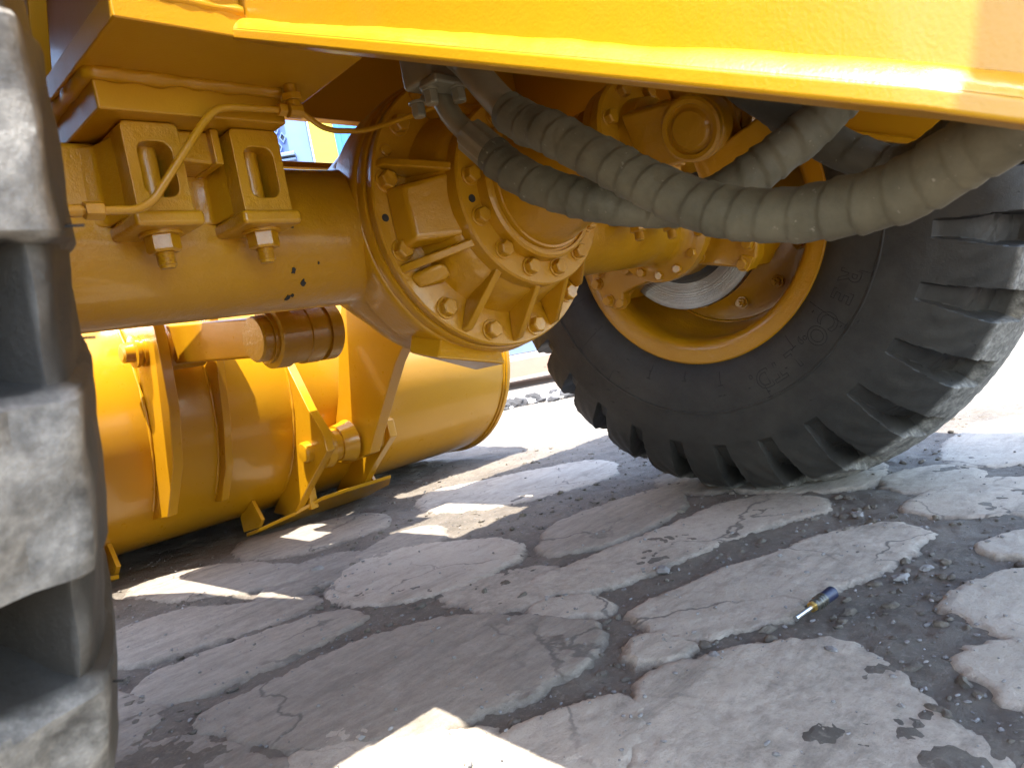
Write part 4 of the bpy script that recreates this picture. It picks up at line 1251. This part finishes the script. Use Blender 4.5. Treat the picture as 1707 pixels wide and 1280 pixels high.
MB().lathe([(.022, .008), (.024, .0098), (.046, .0104), (.050, .0104), (.052, .0085)], O, pd_, 28, caps=True).obj('plug_cap', M_BLUEPLASTIC, plug, smooth=40)

# ------------------------------------------------------------------ what stands beyond
M_PBLUE = simple('pale_blue_paint', (0.10, 0.16, 0.36), 0.4, 0, 6, (0.13, 0.20, 0.40), 0.5, 0.05)
M_SKYBLUE = simple('sky_blue_sheet', (0.03, 0.16, 0.40), 0.5, 0, 6, (0.04, 0.19, 0.42), 0.5, 0.05)
M_PINK = simple('pink_plaster', (0.34, 0.21, 0.155), 0.9, 0, 6, (0.38, 0.25, 0.19), 0.5, 0.15)
M_LEMON = simple('lemon_paint', (0.45, 0.33, 0.012), 0.4)
M_SILVER = simple('silver_sheet', (0.13, 0.18, 0.26), 0.35, 0.2, 8, (0.18, 0.21, 0.26), 0.5, 0.05)

def dir_at(h, px_dir):
    pass
# another machine: its perforated steps and yellow frame post show over the axle
mach = empty('parked_machine', (2.50, 4.18, 0), R_(-38), label='machine with pale blue perforated steps and a yellow post seen over the axle', category='machine')
LL = lambda *a: a
pnl = MB()
# local frame: +x to the right as seen from the loader, y away, z up
pnl.box(-1.2, -.02, .30, .34, .3, 3.2).obj('body_panel', M_PBLUE, mach, bevel=.01)
def diamond_grid(zc, n_rows, name):
    """sheet with rows of diamond holes: a rim of slats round dark openings"""
    m_ = MB(); d_ = MB()
    for r_i in range(n_rows):
        for c_i in range(11):
            x = -1.12 + c_i * .085 + (0.0425 if r_i % 2 else 0); z = zc + r_i * .075
            ri, ro = .024, .034
            a_ = [(x + ri * .8 * math.cos(t), .262, z + ri * 1.35 * math.sin(t)) for t in (0, PI / 2, PI, 1.5 * PI)]
            b_ = [(x + ro * .8 * math.cos(t), .262, z + ro * 1.35 * math.sin(t)) for t in (0, PI / 2, PI, 1.5 * PI)]
            a2 = [(p[0], .30, p[2]) for p in a_]; b2 = [(p[0], .30, p[2]) for p in b_]
            o = len(m_.v); m_.v += a_ + b_ + a2 + b2
            m_.f += [(o + i, o + (i + 1) % 4, o + 4 + (i + 1) % 4, o + 4 + i) for i in range(4)] + [(o + i, o + (i + 1) % 4, o + 8 + (i + 1) % 4, o + 8 + i) for i in range(4)] + [(o + 4 + i, o + 4 + (i + 1) % 4, o + 12 + (i + 1) % 4, o + 12 + i) for i in range(4)]
            d_.hull8([(p[0], .290, p[2]) for p in a_], [(p[0], .299, p[2]) for p in a_])
    g1 = m_.obj(name, M_PBLUE, mach, smooth=None); g2 = d_.obj('hole', M_BLACKPLASTIC, mach, smooth=None)
    g1['kind'] = 'stuff'; g2['kind'] = 'stuff'
diamond_grid(2.10, 3, 'perforated_tread')
diamond_grid(2.44, 4, 'perforated_tread')
MB().box(-1.2, -.15, .20, .30, 2.345, 2.375).obj('step_lip', M_SILVER, mach, bevel=.004)
MB().box(-1.2, -.15, .22, .30, 2.31, 2.33).obj('step_lip', M_SILVER, mach, bevel=.004)
MB().box(.0, .19, .18, .34, .2, 3.2).obj('frame_post', M_LEMON, mach, bevel=.01)
for x in (-1.1, -.2):
    MB().cyl((x, .25, .38), (x, .55, .38), .38, 32).obj('road_wheel', M_BLACKPLASTIC, mach, bevel=.02)
cab = empty('blue_container', (4.72, 6.2, 0), R_(-38), label='tall sky blue metal container behind the yellow post', category='container')
MB().box(-.5, .16, 0, 1.2, 0, 4.6).obj('container_body', M_SKYBLUE, cab, bevel=.01)
m = MB()
for i in range(8):
    MB().box(-.48 + i * .085, -.44 + i * .085, -.02, .005, .05, 4.5).obj('corrugation', M_SKYBLUE, cab)
wall = empty('pink_wall', (6.4, 7.2, 0), R_(-38), label='pale pink plastered building wall far behind the axle', category='building')
MB().box(-1.4, 4.0, 0, .3, 0, 5.5).obj('wall', M_PINK, wall)
MB().box(-1.5, 4.1, -.08, .38, 5.5, 5.62).obj('coping', M_SILVER, wall)

bench = empty('flat_trailer', (4.6, 4.9, 0), R_(-42), label='low flat trailer bed with silver side between bucket and tyre', category='trailer')
MB().box(-3.0, 2.6, 0, 1.6, .37, .86).obj('bed_side', M_SILVER, bench, bevel=.01)
MB().box(-3.0, 2.6, -.06, 1.6, .30, .366).obj('bed_rail', simple('rusty_rail', (0.42, 0.27, 0.19), 0.6, 0, 10, (0.55, 0.48, 0.42), 0.6), bench, bevel=.006)
for x in (-1.9, -.1, 1.6):
    MB().hull8([(x, .02, .298), (x + .1, .02, .298), (x + .1, .12, .298), (x, .12, .298)], [(x + .03, .03, .0), (x + .08, .03, .0), (x + .08, .09, .0), (x + .03, .09, .0)]).obj('leg', M_SILVER, bench)
for x in (-2.2, 2.0):
    MB().cyl((x, .4, .28), (x, .7, .28), .28, 28).obj('trailer_wheel', M_BLACKPLASTIC, bench, bevel=.02)
m = MB(); md = MB()
for i in range(260):
    t = random.uniform(-1, 1); x = 3.35 + 0.72 * t * 1.1 + random.gauss(0, .06); y = 3.15 - 0.72 * t * 1.1 + random.gauss(0, .06)
    r = random.choice([.02, .03, .04, .05, .07])
    rock(m if i % 3 == 0 else md, (x, y, r * .3), r, 3000 + i)
rb = m.obj('rubble', M_WHITESTONE, None, smooth=None); rb['kind'] = 'stuff'; rb['label'] = 'pale rubble strewn on the ground beyond the bucket'; rb['category'] = 'rubble'
rb = md.obj('dark_rubble', simple('dark_soil', (0.035, 0.032, 0.03), 0.9, 0, 20, (0.09, 0.085, 0.08), 0.6, 0.6), None, smooth=None); rb['kind'] = 'stuff'; rb['label'] = 'dark heap of soil and rubble beyond the bucket'; rb['category'] = 'rubble'
